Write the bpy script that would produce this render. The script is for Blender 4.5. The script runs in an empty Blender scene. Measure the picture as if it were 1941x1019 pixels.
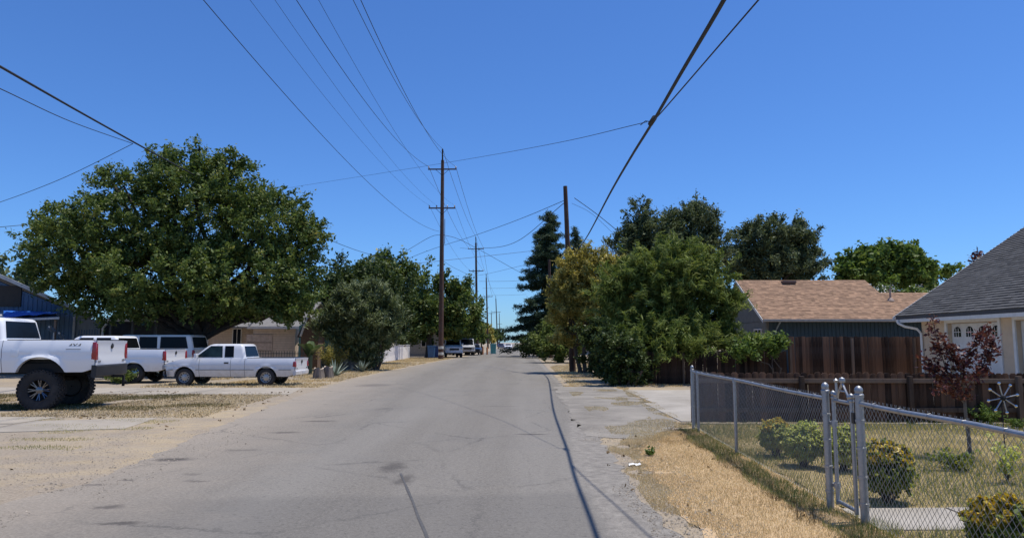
import bpy, bmesh, math, random
import numpy as np
from mathutils import Vector, Matrix
random.seed(7)
RNG = np.random.default_rng(11)
PI = math.pi
S = bpy.context.scene
C = S.collection

# ------------------------------------------------------------------ camera, sky, sun, exposure
CAM_H, FPX, CX, CY, VPX, HOR = 1.65, 800.0, 581.5, 315.0, 590.0, 399.0
PITCH = math.atan((HOR - CY) / FPX)
YAW = math.atan((VPX - CX) / FPX)
cam_d = bpy.data.cameras.new('camera')
cam = bpy.data.objects.new('camera', cam_d); C.objects.link(cam)
cam.location = (0, 0, CAM_H)
cam.rotation_euler = (PI / 2 + PITCH, 0, YAW)
VIEW_W, VIEW_CX, VIEW_CY = 1171.0, 583.5, 315.0
cam_d.sensor_width = 36
cam_d.lens = 36 * FPX / VIEW_W
cam_d.shift_x = (VIEW_CX - CX) / VIEW_W
cam_d.shift_y = -(VIEW_CY - CY) / VIEW_W
cam_d.clip_start, cam_d.clip_end = 0.1, 6000
S.camera = cam
SUN = Vector((0.285, 0.07, 1.0)).normalized()
w = bpy.data.worlds.new('World'); S.world = w; w.use_nodes = True
nt = w.node_tree; nt.nodes.clear()
sky = nt.nodes.new('ShaderNodeTexSky'); sky.sky_type = 'NISHITA'; sky.sun_disc = False
sky.sun_elevation = math.asin(SUN.z); sky.sun_rotation = math.atan2(SUN.x, SUN.y)
sky.altitude = 0; sky.air_density = 1.0; sky.dust_density = 0.25; sky.ozone_density = 3.0
bg = nt.nodes.new('ShaderNodeBackground'); bg.inputs[1].default_value = 0.125
wo = nt.nodes.new('ShaderNodeOutputWorld')
tint = nt.nodes.new('ShaderNodeMix'); tint.data_type = 'RGBA'; tint.blend_type = 'MULTIPLY'; tint.inputs[0].default_value = 1; tint.inputs[7].default_value = (.455, .75, 1.19, 1)   # the deep blue of dry inland air
nt.links.new(sky.outputs[0], tint.inputs[6]); nt.links.new(tint.outputs[2], bg.inputs[0]); nt.links.new(bg.outputs[0], wo.inputs[0])
sl = bpy.data.lights.new('sun', 'SUN'); sl.energy = 4.9; sl.angle = math.radians(0.53); sl.color = (1, 0.945, 0.85)
sun = bpy.data.objects.new('sun', sl); C.objects.link(sun); sun.location = (20, 5, 60)
sun.rotation_euler = SUN.to_track_quat('Z', 'Y').to_euler()
S.view_settings.view_transform = 'Standard'; S.view_settings.look = 'None'
S.view_settings.exposure = 0.0; S.view_settings.gamma = 1.0; S.view_settings.use_curve_mapping = False
S.cycles.max_bounces = 6; S.cycles.transparent_max_bounces = 8
S.cycles.use_denoising = True

# ------------------------------------------------------------------ places in the world from the survey of the photograph
CAMR = cam.rotation_euler.to_matrix()
def ray(px, py): return CAMR @ Vector(((px - CX) / FPX, (CY - py) / FPX, -1))
def at(px, py, Y):
    r = ray(px, py); k = Y / r.y
    return Vector((r.x * k, Y, CAM_H + r.z * k))
def gp(px, py, z=0.0):
    r = ray(px, py); k = (z - CAM_H) / r.z
    return Vector((r.x * k, r.y * k, z))

# ------------------------------------------------------------------ materials
def newmat(name):
    m = bpy.data.materials.new(name); m.use_nodes = True
    n = m.node_tree; n.nodes.clear()
    o = n.nodes.new('ShaderNodeOutputMaterial'); b = n.nodes.new('ShaderNodeBsdfPrincipled')
    n.links.new(b.outputs[0], o.inputs[0])
    return m, n, b, o
def N(n, t, **kw):
    x = n.nodes.new(t)
    for k, v in kw.items():
        if k.startswith('i_'):
            x.inputs[int(k[2:]) if k[2:].isdigit() else k[2:]].default_value = v
        else: setattr(x, k, v)
    return x
def L(n, a, b): n.links.new(a, b)
def rgba(c): return (c[0], c[1], c[2], 1)
def mixc(n, fac, a, b, mode='MIX'):
    x = n.nodes.new('ShaderNodeMix'); x.data_type = 'RGBA'; x.blend_type = mode
    for s, v in ((x.inputs[0], fac), (x.inputs[6], a), (x.inputs[7], b)):
        if isinstance(v, (int, float)): s.default_value = v
        elif isinstance(v, tuple): s.default_value = rgba(v)
        else: n.links.new(v, s)
    return x.outputs[2]
def math_(n, op, a, b=None, c=None, clamp=False):
    x = n.nodes.new('ShaderNodeMath'); x.operation = op; x.use_clamp = clamp
    for i, v in enumerate((a, b, c)):
        if v is None: continue
        if isinstance(v, (int, float)): x.inputs[i].default_value = v
        else: n.links.new(v, x.inputs[i])
    return x.outputs[0]
def noise(n, vec, scale, detail=4, rough=.55, dist=0):
    x = N(n, 'ShaderNodeTexNoise'); x.inputs['Scale'].default_value = scale; x.inputs['Detail'].default_value = detail
    x.inputs['Roughness'].default_value = rough; x.inputs['Distortion'].default_value = dist
    if vec is not None: L(n, vec, x.inputs['Vector'])
    return x.outputs[0]
def ramp(n, fac, stops):
    x = N(n, 'ShaderNodeValToRGB'); e = x.color_ramp.elements
    while len(e) < len(stops): e.new(0.5)
    for q, (p, c) in zip(e, stops): q.position = p; q.color = rgba(c if isinstance(c, tuple) else (c, c, c))
    L(n, fac, x.inputs[0]); return x.outputs[0]
def step(n, fac, a, b):
    x = N(n, 'ShaderNodeMapRange'); x.inputs[1].default_value = a; x.inputs[2].default_value = b; L(n, fac, x.inputs[0]); return x.outputs[0]
def mapping(n, vec, scale=(1, 1, 1), rot=(0, 0, 0)):
    x = N(n, 'ShaderNodeMapping'); x.inputs['Scale'].default_value = scale; x.inputs['Rotation'].default_value = rot
    L(n, vec, x.inputs[0]); return x.outputs[0]
def bump(n, b, h, strength=.3, dist=.01):
    x = N(n, 'ShaderNodeBump'); x.inputs['Strength'].default_value = strength; x.inputs['Distance'].default_value = dist
    L(n, h, x.inputs['Height']); L(n, x.outputs[0], b.inputs['Normal'])
def pm(name, col, rough=.6, metal=0., var=.2, scale=6., bmp=0., bscale=40., spec=.5, coat=0., dirt=None, island=0., stretch=(1, 1, 1)):
    m, n, b, o = newmat(name)
    tc = N(n, 'ShaderNodeTexCoord').outputs['Object']
    v = mapping(n, tc, stretch)
    nz = noise(n, v, scale, 5, .6)
    lo = tuple(c * (1 - var) for c in col); hi = tuple(min(1, c * (1 + var)) for c in col)
    c = ramp(n, nz, [(.3, lo), (.7, hi)])
    if island:
        g = N(n, 'ShaderNodeNewGeometry').outputs['Random Per Island']
        k = step(n, g, 0, 1)
        f = math_(n, 'MULTIPLY_ADD', k, island * 2, 1 - island)
        cc = N(n, 'ShaderNodeCombineColor'); [L(n, f, cc.inputs[i]) for i in range(3)]
        c = mixc(n, 1.0, c, cc.outputs[0], 'MULTIPLY')
    if dirt:
        d = step(n, noise(n, tc, 2.3, 6, .7), .5, .75)
        c = mixc(n, math_(n, 'MULTIPLY', d, dirt[3]), c, dirt[:3])
    L(n, c, b.inputs['Base Color'])
    b.inputs['Roughness'].default_value = rough; b.inputs['Metallic'].default_value = metal
    b.inputs['Specular IOR Level'].default_value = spec; b.inputs['Coat Weight'].default_value = coat
    if bmp: bump(n, b, noise(n, v, bscale, 4, .6), bmp, .01)
    return m
def leafmat(name, stops, trans=.3, rough=.45, spec=.4):
    m, n, b, o = newmat(name)
    g = N(n, 'ShaderNodeNewGeometry').outputs['Random Per Island']
    pos = N(n, 'ShaderNodeTexCoord').outputs['Object']
    nz = noise(n, pos, 1.1, 3)
    f = math_(n, 'MULTIPLY_ADD', g, .62, math_(n, 'MULTIPLY_ADD', nz, 1.1, -.36), clamp=True)
    c = ramp(n, f, stops)
    L(n, c, b.inputs['Base Color']); b.inputs['Roughness'].default_value = rough; b.inputs['Specular IOR Level'].default_value = spec
    t = N(n, 'ShaderNodeBsdfTranslucent'); L(n, mixc(n, .5, c, mixc(n, 1.0, c, (1.0, 1.0, .35), 'MULTIPLY')), t.inputs[0])
    mx = N(n, 'ShaderNodeMixShader'); mx.inputs[0].default_value = trans
    L(n, b.outputs[0], mx.inputs[1]); L(n, t.outputs[0], mx.inputs[2]); L(n, mx.outputs[0], o.inputs[0])
    return m
def woodmat(name, a, b2, rough=.8, scale=(14, 14, 1.2)):
    m, n, b, o = newmat(name)
    tc = N(n, 'ShaderNodeTexCoord').outputs['Object']
    oi = N(n, 'ShaderNodeObjectInfo')
    off = N(n, 'ShaderNodeVectorMath', operation='ADD'); L(n, tc, off.inputs[0])
    sc = N(n, 'ShaderNodeVectorMath', operation='SCALE'); L(n, oi.outputs['Location'], sc.inputs[0]); sc.inputs['Scale'].default_value = 3.7
    L(n, sc.outputs[0], off.inputs[1])
    g = noise(n, mapping(n, off.outputs[0], scale), 1.0, 6, .65, .6)
    f = math_(n, 'ADD', math_(n, 'MULTIPLY', g, .95), math_(n, 'MULTIPLY_ADD', oi.outputs['Random'], .75, -.38), clamp=True)
    c = ramp(n, f, [(.15, a), (.8, b2)])
    wth = step(n, noise(n, tc, 1.7, 4), .45, .7)
    c = mixc(n, math_(n, 'MULTIPLY', wth, .25), c, (.16, .14, .125))
    L(n, c, b.inputs['Base Color']); b.inputs['Roughness'].default_value = rough; b.inputs['Specular IOR Level'].default_value = .2
    bump(n, b, g, .35, .006)
    return m

# ------------------------------------------------------------------ mesh helpers
class MB:
    def __init__(s): s.v = []; s.f = []; s.m = []
    def add(s, vs, fs, mi=0):
        o = len(s.v); s.v += [tuple(x) for x in vs]; s.f += [tuple(i + o for i in f) for f in fs]; s.m += [mi] * len(fs); return s
    def box(s, c, d, rot=0, mi=0, mtx=None):
        x, y, z = d[0] / 2, d[1] / 2, d[2] / 2
        vs = [Vector((a, b, e)) for a in (-x, x) for b in (-y, y) for e in (-z, z)]
        if rot: r = Matrix.Rotation(rot, 3, 'Z'); vs = [r @ q for q in vs]
        if mtx is not None: vs = [mtx @ q for q in vs]
        vs = [q + Vector(c) for q in vs]
        return s.add(vs, [(0, 1, 3, 2), (4, 6, 7, 5), (0, 4, 5, 1), (2, 3, 7, 6), (0, 2, 6, 4), (1, 5, 7, 3)], mi)
    def grid(s, P, flip=False, mi=0, closed=False):
        r, c = len(P), len(P[0]); vs = [p for row in P for p in row]; fs = []
        for i in range(r - 1):
            for j in range(c if closed else c - 1):
                k = (j + 1) % c
                q = (i * c + j, i * c + k, (i + 1) * c + k, (i + 1) * c + j)
                fs.append(q[::-1] if flip else q)
        return s.add(vs, fs, mi)
    def tube(s, pts, r, n=8, mi=0, cap=True):
        pts = [Vector(p) for p in pts]
        rs = r if isinstance(r, (list, tuple)) else [r] * len(pts)
        P = []; up = None
        for i, p in enumerate(pts):
            t = (pts[min(i + 1, len(pts) - 1)] - pts[max(i - 1, 0)]).normalized()
            if up is None: up = Vector((0, 0, 1)) if abs(t.z) < .9 else Vector((1, 0, 0))
            a = t.cross(up).normalized(); up = a.cross(t).normalized()
            P.append([p + (a * math.cos(2 * PI * k / n) + up * math.sin(2 * PI * k / n)) * rs[i] for k in range(n)])
        s.grid(P, closed=True, mi=mi)
        if cap and n > 2:
            o = len(s.v) - len(P) * n
            s.f.append(tuple(range(o, o + n))[::-1]); s.m.append(mi)
            o = len(s.v) - n; s.f.append(tuple(range(o, o + n))); s.m.append(mi)
        return s
    def lathe(s, prof, c=(0, 0, 0), axis='z', n=24, mi=0):
        P = []
        for r, h in prof:
            row = []
            for k in range(n):
                a = 2 * PI * k / n; x, y = r * math.cos(a), r * math.sin(a)
                p = {'z': (x, y, h), 'y': (x, h, y), 'x': (h, x, y)}[axis]
                row.append((p[0] + c[0], p[1] + c[1], p[2] + c[2]))
            P.append(row)
        return s.grid(P, closed=True, mi=mi)
    def prism(s, poly, y0, y1, axis='y', mi=0):
        n = len(poly)
        def pt(a, b, h): return {'y': (a, h, b), 'x': (h, a, b), 'z': (a, b, h)}[axis]
        vs = [pt(a, b, y0) for a, b in poly] + [pt(a, b, y1) for a, b in poly]
        fs = [tuple(range(n)), tuple(range(2 * n - 1, n - 1, -1))] + [(i, i + n, (i + 1) % n + n, (i + 1) % n) for i in range(n)]
        return s.add(vs, fs, mi)
    def build(s, name, mats, parent=None, smooth=False, bevel=0, recalc=True, ang=35):
        me = bpy.data.meshes.new(name)
        me.from_pydata(s.v, [], s.f)
        if not isinstance(mats, (list, tuple)): mats = [mats]
        for m in mats: me.materials.append(m)
        if len(mats) > 1: me.polygons.foreach_set('material_index', s.m)
        if recalc or bevel:
            b = bmesh.new(); b.from_mesh(me)
            if bevel:
                bmesh.ops.remove_doubles(b, verts=b.verts, dist=1e-5)
            bmesh.ops.recalc_face_normals(b, faces=b.faces)
            if bevel:
                ed = [e for e in b.edges if len(e.link_faces) == 2 and e.calc_face_angle(0) > .5]
                bmesh.ops.bevel(b, geom=ed, offset=bevel, segments=2, affect='EDGES', profile=.6, clamp_overlap=True)
            b.to_mesh(me); b.free()
        if smooth or bevel:
            me.shade_smooth(); me.set_sharp_from_angle(angle=math.radians(ang))
        o = bpy.data.objects.new(name, me); C.objects.link(o)
        if parent: o.parent = parent
        return o
def raw(name, V, F, mat, parent=None):
    """big meshes straight from numpy: F is (n,k) with constant k"""
    me = bpy.data.meshes.new(name); k = F.shape[1]
    me.vertices.add(len(V)); me.vertices.foreach_set('co', V.astype(np.float32).ravel())
    me.loops.add(F.size); me.loops.foreach_set('vertex_index', F.astype(np.int32).ravel())
    me.polygons.add(len(F)); me.polygons.foreach_set('loop_start', np.arange(0, F.size, k, dtype=np.int32))
    me.update(calc_edges=True); me.materials.append(mat)
    o = bpy.data.objects.new(name, me); C.objects.link(o)
    if parent: o.parent = parent
    return o
def tag(o, label=None, cat=None, group=None, kind=None):
    for k, v in (('label', label), ('category', cat), ('group', group), ('kind', kind)):
        if v: o[k] = v
    return o
def empty(name, loc, label, cat, group=None, rz=0):
    o = bpy.data.objects.new(name, None); C.objects.link(o); o.empty_display_size = .2
    o.location = loc; o.rotation_euler = (0, 0, rz)
    return tag(o, label, cat, group)
def inst(src, parent, loc, rot=None, scale=None):
    c = src.copy(); C.objects.link(c); c.parent = parent; c.location = loc
    if rot is not None: c.rotation_euler = rot
    if scale is not None: c.scale = scale
    return c
def fill(name, pts, z, mat, kind='structure', nsub=0):
    me = bpy.data.meshes.new(name); b = bmesh.new()
    vs = [b.verts.new((p[0], p[1], z)) for p in pts]; f = b.faces.new(vs)
    if f.normal.z < 0: f.normal_flip()
    bmesh.ops.triangulate(b, faces=b.faces[:]); bmesh.ops.recalc_face_normals(b, faces=b.faces)
    for q in b.faces:
        if q.normal.z < 0: q.normal_flip()
    b.to_mesh(me); b.free(); me.materials.append(mat)
    o = bpy.data.objects.new(name, me); C.objects.link(o)
    if kind: o['kind'] = kind
    return o
def rough_edge(pts, amp, step_=.25, seed=0):
    """subdivide an outline and jitter it so that a surface ends unevenly"""
    r = random.Random(seed); out = []
    for i, p in enumerate(pts):
        q = pts[(i + 1) % len(pts)]; d = math.hypot(q[0] - p[0], q[1] - p[1]); n = max(1, min(220, int(d / step_)))
        for k in range(n):
            t = k / n
            out.append((p[0] + (q[0] - p[0]) * t + r.gauss(0, amp), p[1] + (q[1] - p[1]) * t + r.gauss(0, amp)))
    return out
# ------------------------------------------------------------------ ground, road, paths
def ground_mat():
    m, n, b, o = newmat('dry_earth')
    p = N(n, 'ShaderNodeNewGeometry').outputs['Position']
    big = noise(n, p, .22, 5, .6); mid = noise(n, p, 1.6, 6, .65); fine = noise(n, p, 26, 5, .7); grit = noise(n, p, 120, 3, .7)
    dirt = ramp(n, fine, [(.3, (.20, .165, .125)), (.7, (.385, .325, .255))])
    straw = ramp(n, fine, [(.25, (.31, .24, .15)), (.7, (.48, .385, .255))])
    f = step(n, math_(n, 'ADD', math_(n, 'MULTIPLY', big, .9), math_(n, 'MULTIPLY', mid, .7)), .76, .98)
    c = mixc(n, f, dirt, straw)
    dk = step(n, noise(n, p, 3.2, 8, .8), .54, .68)
    c = mixc(n, math_(n, 'MULTIPLY', dk, .55), c, (.15, .118, .078))
    dk2 = step(n, noise(n, p, 13, 6, .8), .56, .7)
    c = mixc(n, math_(n, 'MULTIPLY', dk2, .4), c, (.17, .135, .095))
    gr = step(n, noise(n, mapping(n, p, (.22, 1.1, 1)), 1.0, 5, .7), .52, .68)
    c = mixc(n, math_(n, 'MULTIPLY', gr, .45), c, (.30, .265, .22))
    sp = step(n, grit, .62, .7)
    c = mixc(n, math_(n, 'MULTIPLY', sp, .35), c, (.10, .085, .07))
    L(n, c, b.inputs['Base Color']); b.inputs['Roughness'].default_value = .95; b.inputs['Specular IOR Level'].default_value = .1
    bump(n, b, math_(n, 'ADD', fine, math_(n, 'MULTIPLY', mid, 2.5)), .5, .03)
    return m
def road_mat():
    m, n, b, o = newmat('worn_asphalt')
    p = N(n, 'ShaderNodeNewGeometry').outputs['Position']
    sx = N(n, 'ShaderNodeSeparateXYZ'); L(n, p, sx.inputs[0]); X, Y = sx.outputs[0], sx.outputs[1]
    grit = noise(n, p, 75, 5, .85); fine = noise(n, p, 30, 5, .75); mid2 = noise(n, p, 7, 5, .7)
    streak = noise(n, mapping(n, p, (1.3, .09, 1)), 1.0, 5, .6); blot = noise(n, p, .55, 5, .62)
    c = ramp(n, math_(n, 'ADD', math_(n, 'MULTIPLY', grit, .6), math_(n, 'MULTIPLY', fine, .4)), [(.32, (.077, .070, .060)), (.5, (.170, .155, .134)), (.68, (.32, .296, .256))])
    c = mixc(n, math_(n, 'MULTIPLY', step(n, streak, .42, .66), .30), c, (.25, .232, .205))
    c = mixc(n, math_(n, 'MULTIPLY', step(n, blot, .5, .72), .2), c, (.115, .113, .113))
    lane = math_(n, 'SINE', math_(n, 'MULTIPLY_ADD', X, 2.05, math_(n, 'MULTIPLY', noise(n, p, .25, 2), 1.4)))
    c = mixc(n, math_(n, 'MULTIPLY', step(n, lane, .1, .9), .22), c, (.255, .24, .215))
    speck = noise(n, p, 17, 3, .6); c = mixc(n, math_(n, 'MULTIPLY', step(n, speck, .57, .68), .45), c, (.075, .07, .064))
    c = mixc(n, math_(n, 'MULTIPLY', step(n, noise(n, p, 11, 3, .6), .62, .74), .25), c, (.30, .285, .26))
    old = step(n, math_(n, 'ADD', Y, math_(n, 'MULTIPLY_ADD', noise(n, p, 1.2, 5, .7), .5, math_(n, 'MULTIPLY', X, -.10))), 8.3, 8.0)
    c = mixc(n, math_(n, 'MULTIPLY', old, .26), c, (.075, .073, .072))
    # pale dust and grit carried in from both edges
    wob = math_(n, 'MULTIPLY_ADD', noise(n, p, .8, 5, .7), 2.6, -1.3)
    le = math_(n, 'ADD', X, wob)
    edge_l = math_(n, 'MULTIPLY_ADD', Y, -.075, -3.55)
    dl = N(n, 'ShaderNodeMapRange'); L(n, math_(n, 'SUBTRACT', math_(n, 'MAXIMUM', edge_l, -6.6), le), dl.inputs[0]); dl.inputs[1].default_value = -1.4; dl.inputs[2].default_value = 1.7
    dust = ramp(n, fine, [(.3, (.225, .19, .15)), (.7, (.38, .325, .26))])
    c = mixc(n, math_(n, 'MULTIPLY', dl.outputs[0], .85), c, dust)
    eY = N(n, 'ShaderNodeMapRange', interpolation_type='SMOOTHSTEP'); L(n, Y, eY.inputs[0]); eY.inputs[1].default_value = 9; eY.inputs[2].default_value = 24; eY.inputs[3].default_value = .74; eY.inputs[4].default_value = 1.55
    dr = N(n, 'ShaderNodeMapRange'); L(n, math_(n, 'SUBTRACT', math_(n, 'ADD', X, math_(n, 'MULTIPLY', wob, .10)), eY.outputs[0]), dr.inputs[0]); dr.inputs[1].default_value = -.03; dr.inputs[2].default_value = .12
    gravel = ramp(n, math_(n, 'ADD', math_(n, 'MULTIPLY', grit, .55), math_(n, 'MULTIPLY', mid2, .45)), [(.32, (.088, .08, .071)), (.48, (.205, .187, .163)), (.66, (.36, .33, .287))])
    c = mixc(n, math_(n, 'MULTIPLY', dr.outputs[0], .88), c, gravel)
    # oil stains, tar patches and worn spots with their own shapes
    wv = N(n, 'ShaderNodeTexNoise'); wv.inputs['Scale'].default_value = 3.6; wv.inputs['Detail'].default_value = 9; wv.inputs['Roughness'].default_value = .72; L(n, p, wv.inputs['Vector'])
    q = N(n, 'ShaderNodeVectorMath', operation='MULTIPLY_ADD'); L(n, wv.outputs['Color'], q.inputs[0]); q.inputs[1].default_value = (.5, .5, 0); L(n, p, q.inputs[2])
    def spot(px, py, rx, ry, dark, ang=0.):
        nonlocal c
        g = gp(px, py)
        s = N(n, 'ShaderNodeVectorMath', operation='SUBTRACT'); L(n, q.outputs[0], s.inputs[0]); s.inputs[1].default_value = (g.x + .25, g.y + .25, 0)
        mp = N(n, 'ShaderNodeMapping', vector_type='POINT'); L(n, s.outputs[0], mp.inputs[0]); mp.inputs['Rotation'].default_value = (0, 0, ang); mp.inputs['Scale'].default_value = (1, 1, 0)
        dv = N(n, 'ShaderNodeVectorMath', operation='DIVIDE'); L(n, mp.outputs[0], dv.inputs[0]); dv.inputs[1].default_value = (rx, ry, 1)
        ln = N(n, 'ShaderNodeVectorMath', operation='LENGTH'); L(n, dv.outputs[0], ln.inputs[0])
        mr = N(n, 'ShaderNodeMapRange'); L(n, ln.outputs['Value'], mr.inputs[0]); mr.inputs[1].default_value = 1.3; mr.inputs[2].default_value = .5
        c = mixc(n, math_(n, 'MULTIPLY', mr.outputs[0], dark), c, (.055, .048, .045))
    for a in ((196, 533, .26, .17, .8), (222, 557, .16, .07, .5), (218, 550, .13, .06, .35), (120, 588, .17, .1, .6), (137, 606, .2, .06, .75),
              (105, 562, .14, .06, .55), (144, 556, .08, .05, .6), (322, 502, .30, .12, .6), (362, 489, .35, .16, .6), (276, 522, .26, .1, .4),
              (606, 504, .27, .08, .7), (448, 541, .17, .38, .62), (460, 556, .11, .34, .62), (36, 630, .1, .1, .5), (160, 627, .07, .05, .6), (182, 627, .06, .05, .6),
              (570, 472, .5, .12, .35), (425, 448, .6, .9, .4)):
        spot(*a)
    # a hairline crack field
    vo = N(n, 'ShaderNodeTexVoronoi', feature='DISTANCE_TO_EDGE'); vo.inputs['Scale'].default_value = .38; L(n, q.outputs[0], vo.inputs['Vector'])
    ck = N(n, 'ShaderNodeMapRange'); L(n, vo.outputs['Distance'], ck.inputs[0]); ck.inputs[1].default_value = .012; ck.inputs[2].default_value = .002
    c = mixc(n, math_(n, 'MULTIPLY', math_(n, 'MULTIPLY', ck.outputs[0], step(n, blot, .44, .6)), .55), c, (.07, .066, .062))
    L(n, c, b.inputs['Base Color']); b.inputs['Roughness'].default_value = .88; b.inputs['Specular IOR Level'].default_value = .25
    bump(n, b, math_(n, 'ADD', grit, fine), .35, .008)
    return m
def concrete(name, a, b2, sc=1.0):
    m, n, b, o = newmat(name)
    p = N(n, 'ShaderNodeNewGeometry').outputs['Position']
    f = noise(n, p, 55 * sc, 5, .75); g = noise(n, p, .9 * sc, 5, .6)
    c = ramp(n, math_(n, 'ADD', math_(n, 'MULTIPLY', f, .45), math_(n, 'MULTIPLY', g, .55)), [(.35, a), (.65, b2)])
    st = step(n, noise(n, p, 2.6, 6, .75), .58, .7); c = mixc(n, math_(n, 'MULTIPLY', st, .35), c, tuple(x * .5 for x in a))
    L(n, c, b.inputs['Base Color']); b.inputs['Roughness'].default_value = .9; b.inputs['Specular IOR Level'].default_value = .2
    bump(n, b, f, .3, .006)
    return m
M_GROUND, M_ROAD = ground_mat(), road_mat()
M_CONC = concrete('pale_concrete', (.25, .225, .19), (.43, .395, .345), .8)
M_SLAB = concrete('dusty_slab', (.25, .22, .18), (.40, .355, .295))
M_APRON = concrete('gravel_apron', (.14, .127, .11), (.315, .287, .247), 1.0)
def far_plane(name, z, mat):
    b = MB(); b.add([(-2500, -60, z), (2500, -60, z), (2500, 4500, z), (-2500, 4500, z)], [(0, 1, 2, 3)]); o = b.build(name, mat, recalc=False); o['kind'] = 'structure'; return o
far_plane('ground', 0, M_GROUND)
RL = [(-5.2, -6), (-5.2, 4), (-5.3, 7.4), (-5.1, 8.4), (-5.4, 10.9), (-5.8, 13), (-6.3, 17.4), (-7.0, 23.6), (-7.45, 32), (-7.4, 40), (-7.2, 53), (-7.0, 63), (-6.2, 80), (-5.4, 120), (-5.2, 3000)]
RR = [(2.6, 3000), (2.6, 120), (2.1, 70), (1.9, 45), (1.75, 27), (1.6, 18), (1.5, 14.5), (1.4, 11), (1.32, 8), (1.38, 5.7), (1.45, 3), (1.5, -6)]
fill('road', rough_edge(RL + RR, .045, .22, 1), .004, M_ROAD)
fill('driveway_apron', rough_edge([(1.2, 12.6), (2.1, 12.2), (2.7, 13.2), (3.3, 14.6), (3.75, 24.4), (3.4, 26.5), (1.3, 26.5)], .05, .2, 3), .008, M_APRON)
def slabs(name, pts_list, z0, h, mat):
    """a paved strip: each cast slab is a part of it"""
    b0 = MB(); par = None
    for i, pts in enumerate(pts_list):
        b = MB(); b.prism([(p[0], p[1]) for p in pts], z0, z0 + h + random.uniform(-.004, .004), 'z')
        o = b.build(name if i == 0 else 'slab', mat, par, bevel=.008)
        if i == 0: par = o; o['kind'] = 'structure'
    return par
DW = []
for i in range(4):
    x0, x1 = 3.42 + i * 2.6, 3.42 + (i + 1) * 2.6 - .02
    for (y0, y1) in ((14.9, 19.4), (19.42, 24.6)):
        off = .0 if i else (.28 if y0 > 17 else .0)
        DW.append([(x0 + off, y0), (x1, y0), (x1, y1), (x0 + off, y1)])
slabs('driveway', DW, -.05, .07, M_CONC)
slabs('garden_path', [[(3.2, 6.40), (4.25, 6.42), (4.25, 7.24), (3.2, 7.2)], [(4.27, 6.42), (5.4, 6.42), (5.4, 7.24), (4.27, 7.24)], [(5.42, 6.42), (7.5, 6.42), (7.5, 7.24), (5.42, 7.24)]], -.06, .08, M_CONC)
slabs('parking_slab', [[(-16, 12.4), (-10.1, 12.9), (-10.2, 14.3), (-16, 13.9)], [(-10.05, 12.9), (-7.55, 13.6), (-7.9, 15.5), (-10.15, 14.9)], [(-16, 13.95), (-10.25, 14.35), (-10.2, 15.6), (-16, 15.8)]], -.06, .075, M_SLAB)
slabs('yard_strip', [[(-7.6 - i * 3.0 + (.3 if i == 0 else 0), 22.6), (-7.6 - (i + 1) * 3.0 + .02, 22.6), (-7.6 - (i + 1) * 3.0 + .02, 25.9), (-7.6 - i * 3.0 - (.25 if i == 0 else 0), 25.7)] for i in range(5)], -.06, .072, M_SLAB)
# sealed crack running towards the viewer on the road
ck = MB(); cp = [gp(456, 549), gp(460, 558), gp(464, 567), gp(470, 582), gp(477, 600), gp(484, 615), gp(491, 634), gp(500, 680)]
ck.grid([[(p.x - .014 + random.uniform(-.006, .006), p.y, .0085) for p in cp], [(p.x + .014 + random.uniform(-.006, .006), p.y, .0085) for p in cp]], flip=True)
o = ck.build('tar_seal', pm('tar', (.075, .072, .07), .8, var=.3, scale=20)); o['kind'] = 'structure'

# ------------------------------------------------------------------ grass, weeds (stuff)
def blades(name, X, Y, H, W, lean, mat, z0=0.):
    n = len(X); a = RNG.uniform(0, 2 * PI, n); d = np.stack([np.cos(a), np.sin(a)], 1); l = RNG.uniform(0, 1, n) * lean
    b = RNG.uniform(0, 2 * PI, n); t = np.stack([np.cos(b), np.sin(b)], 1)
    V = np.zeros((n, 3, 3))
    V[:, 0, :2] = np.stack([X, Y], 1) - d * (W / 2)[:, None]; V[:, 1, :2] = np.stack([X, Y], 1) + d * (W / 2)[:, None]
    V[:, 2, :2] = np.stack([X, Y], 1) + t * (l * H)[:, None]
    V[:, 2, 2] = H * np.sqrt(np.clip(1 - np.minimum(l, .97) ** 2, .02, 1)); V[:, :, 2] += z0
    return raw(name, V.reshape(-1, 3), np.arange(3 * n).reshape(n, 3), mat)
def vnoise(x, y, s, seed):
    """cheap smooth value noise for density masks"""
    r = np.random.default_rng(seed); T = r.random((64, 64)); u, v = x / s + 100.3, y / s + 57.7
    i, j = np.floor(u).astype(int), np.floor(v).astype(int); f, g = u - i, v - j; f = f * f * (3 - 2 * f); g = g * g * (3 - 2 * g)
    a = lambda p, q: T[p % 64, q % 64]
    return (a(i, j) * (1 - f) + a(i + 1, j) * f) * (1 - g) + (a(i, j + 1) * (1 - f) + a(i + 1, j + 1) * f) * g
def scatter(n, x0, x1, y0, y1, bias=1.):
    """points over a rectangle, denser close to the viewer"""
    x = RNG.uniform(x0, x1, n); u = RNG.uniform(0, 1, n) ** bias
    return x, y0 + (y1 - y0) * u
M_STRAW = leafmat('straw', [(.1, (.42, .31, .165)), (.5, (.67, .52, .305)), (.9, (.80, .67, .45))], .3, .7, .2)
M_LAWN = leafmat('lawn', [(.05, (.13, .165, .04)), (.34, (.27, .285, .085)), (.6, (.54, .445, .21)), (.95, (.72, .59, .34))], .35, .6, .25)
M_GREEN = leafmat('green_grass', [(.1, (.06, .11, .025)), (.55, (.15, .21, .055)), (.95, (.30, .31, .11))], .3, .55, .3)
M_WEED = leafmat('fence_weed', [(.05, (.07, .12, .028)), (.5, (.17, .215, .06)), (.8, (.40, .35, .16)), (.95, (.60, .50, .28))], .3, .6, .25)
M_BROWN = leafmat('dry_thatch', [(.1, (.06, .045, .025)), (.5, (.17, .13, .07)), (.9, (.38, .30, .17))], .2, .7, .2)
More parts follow.
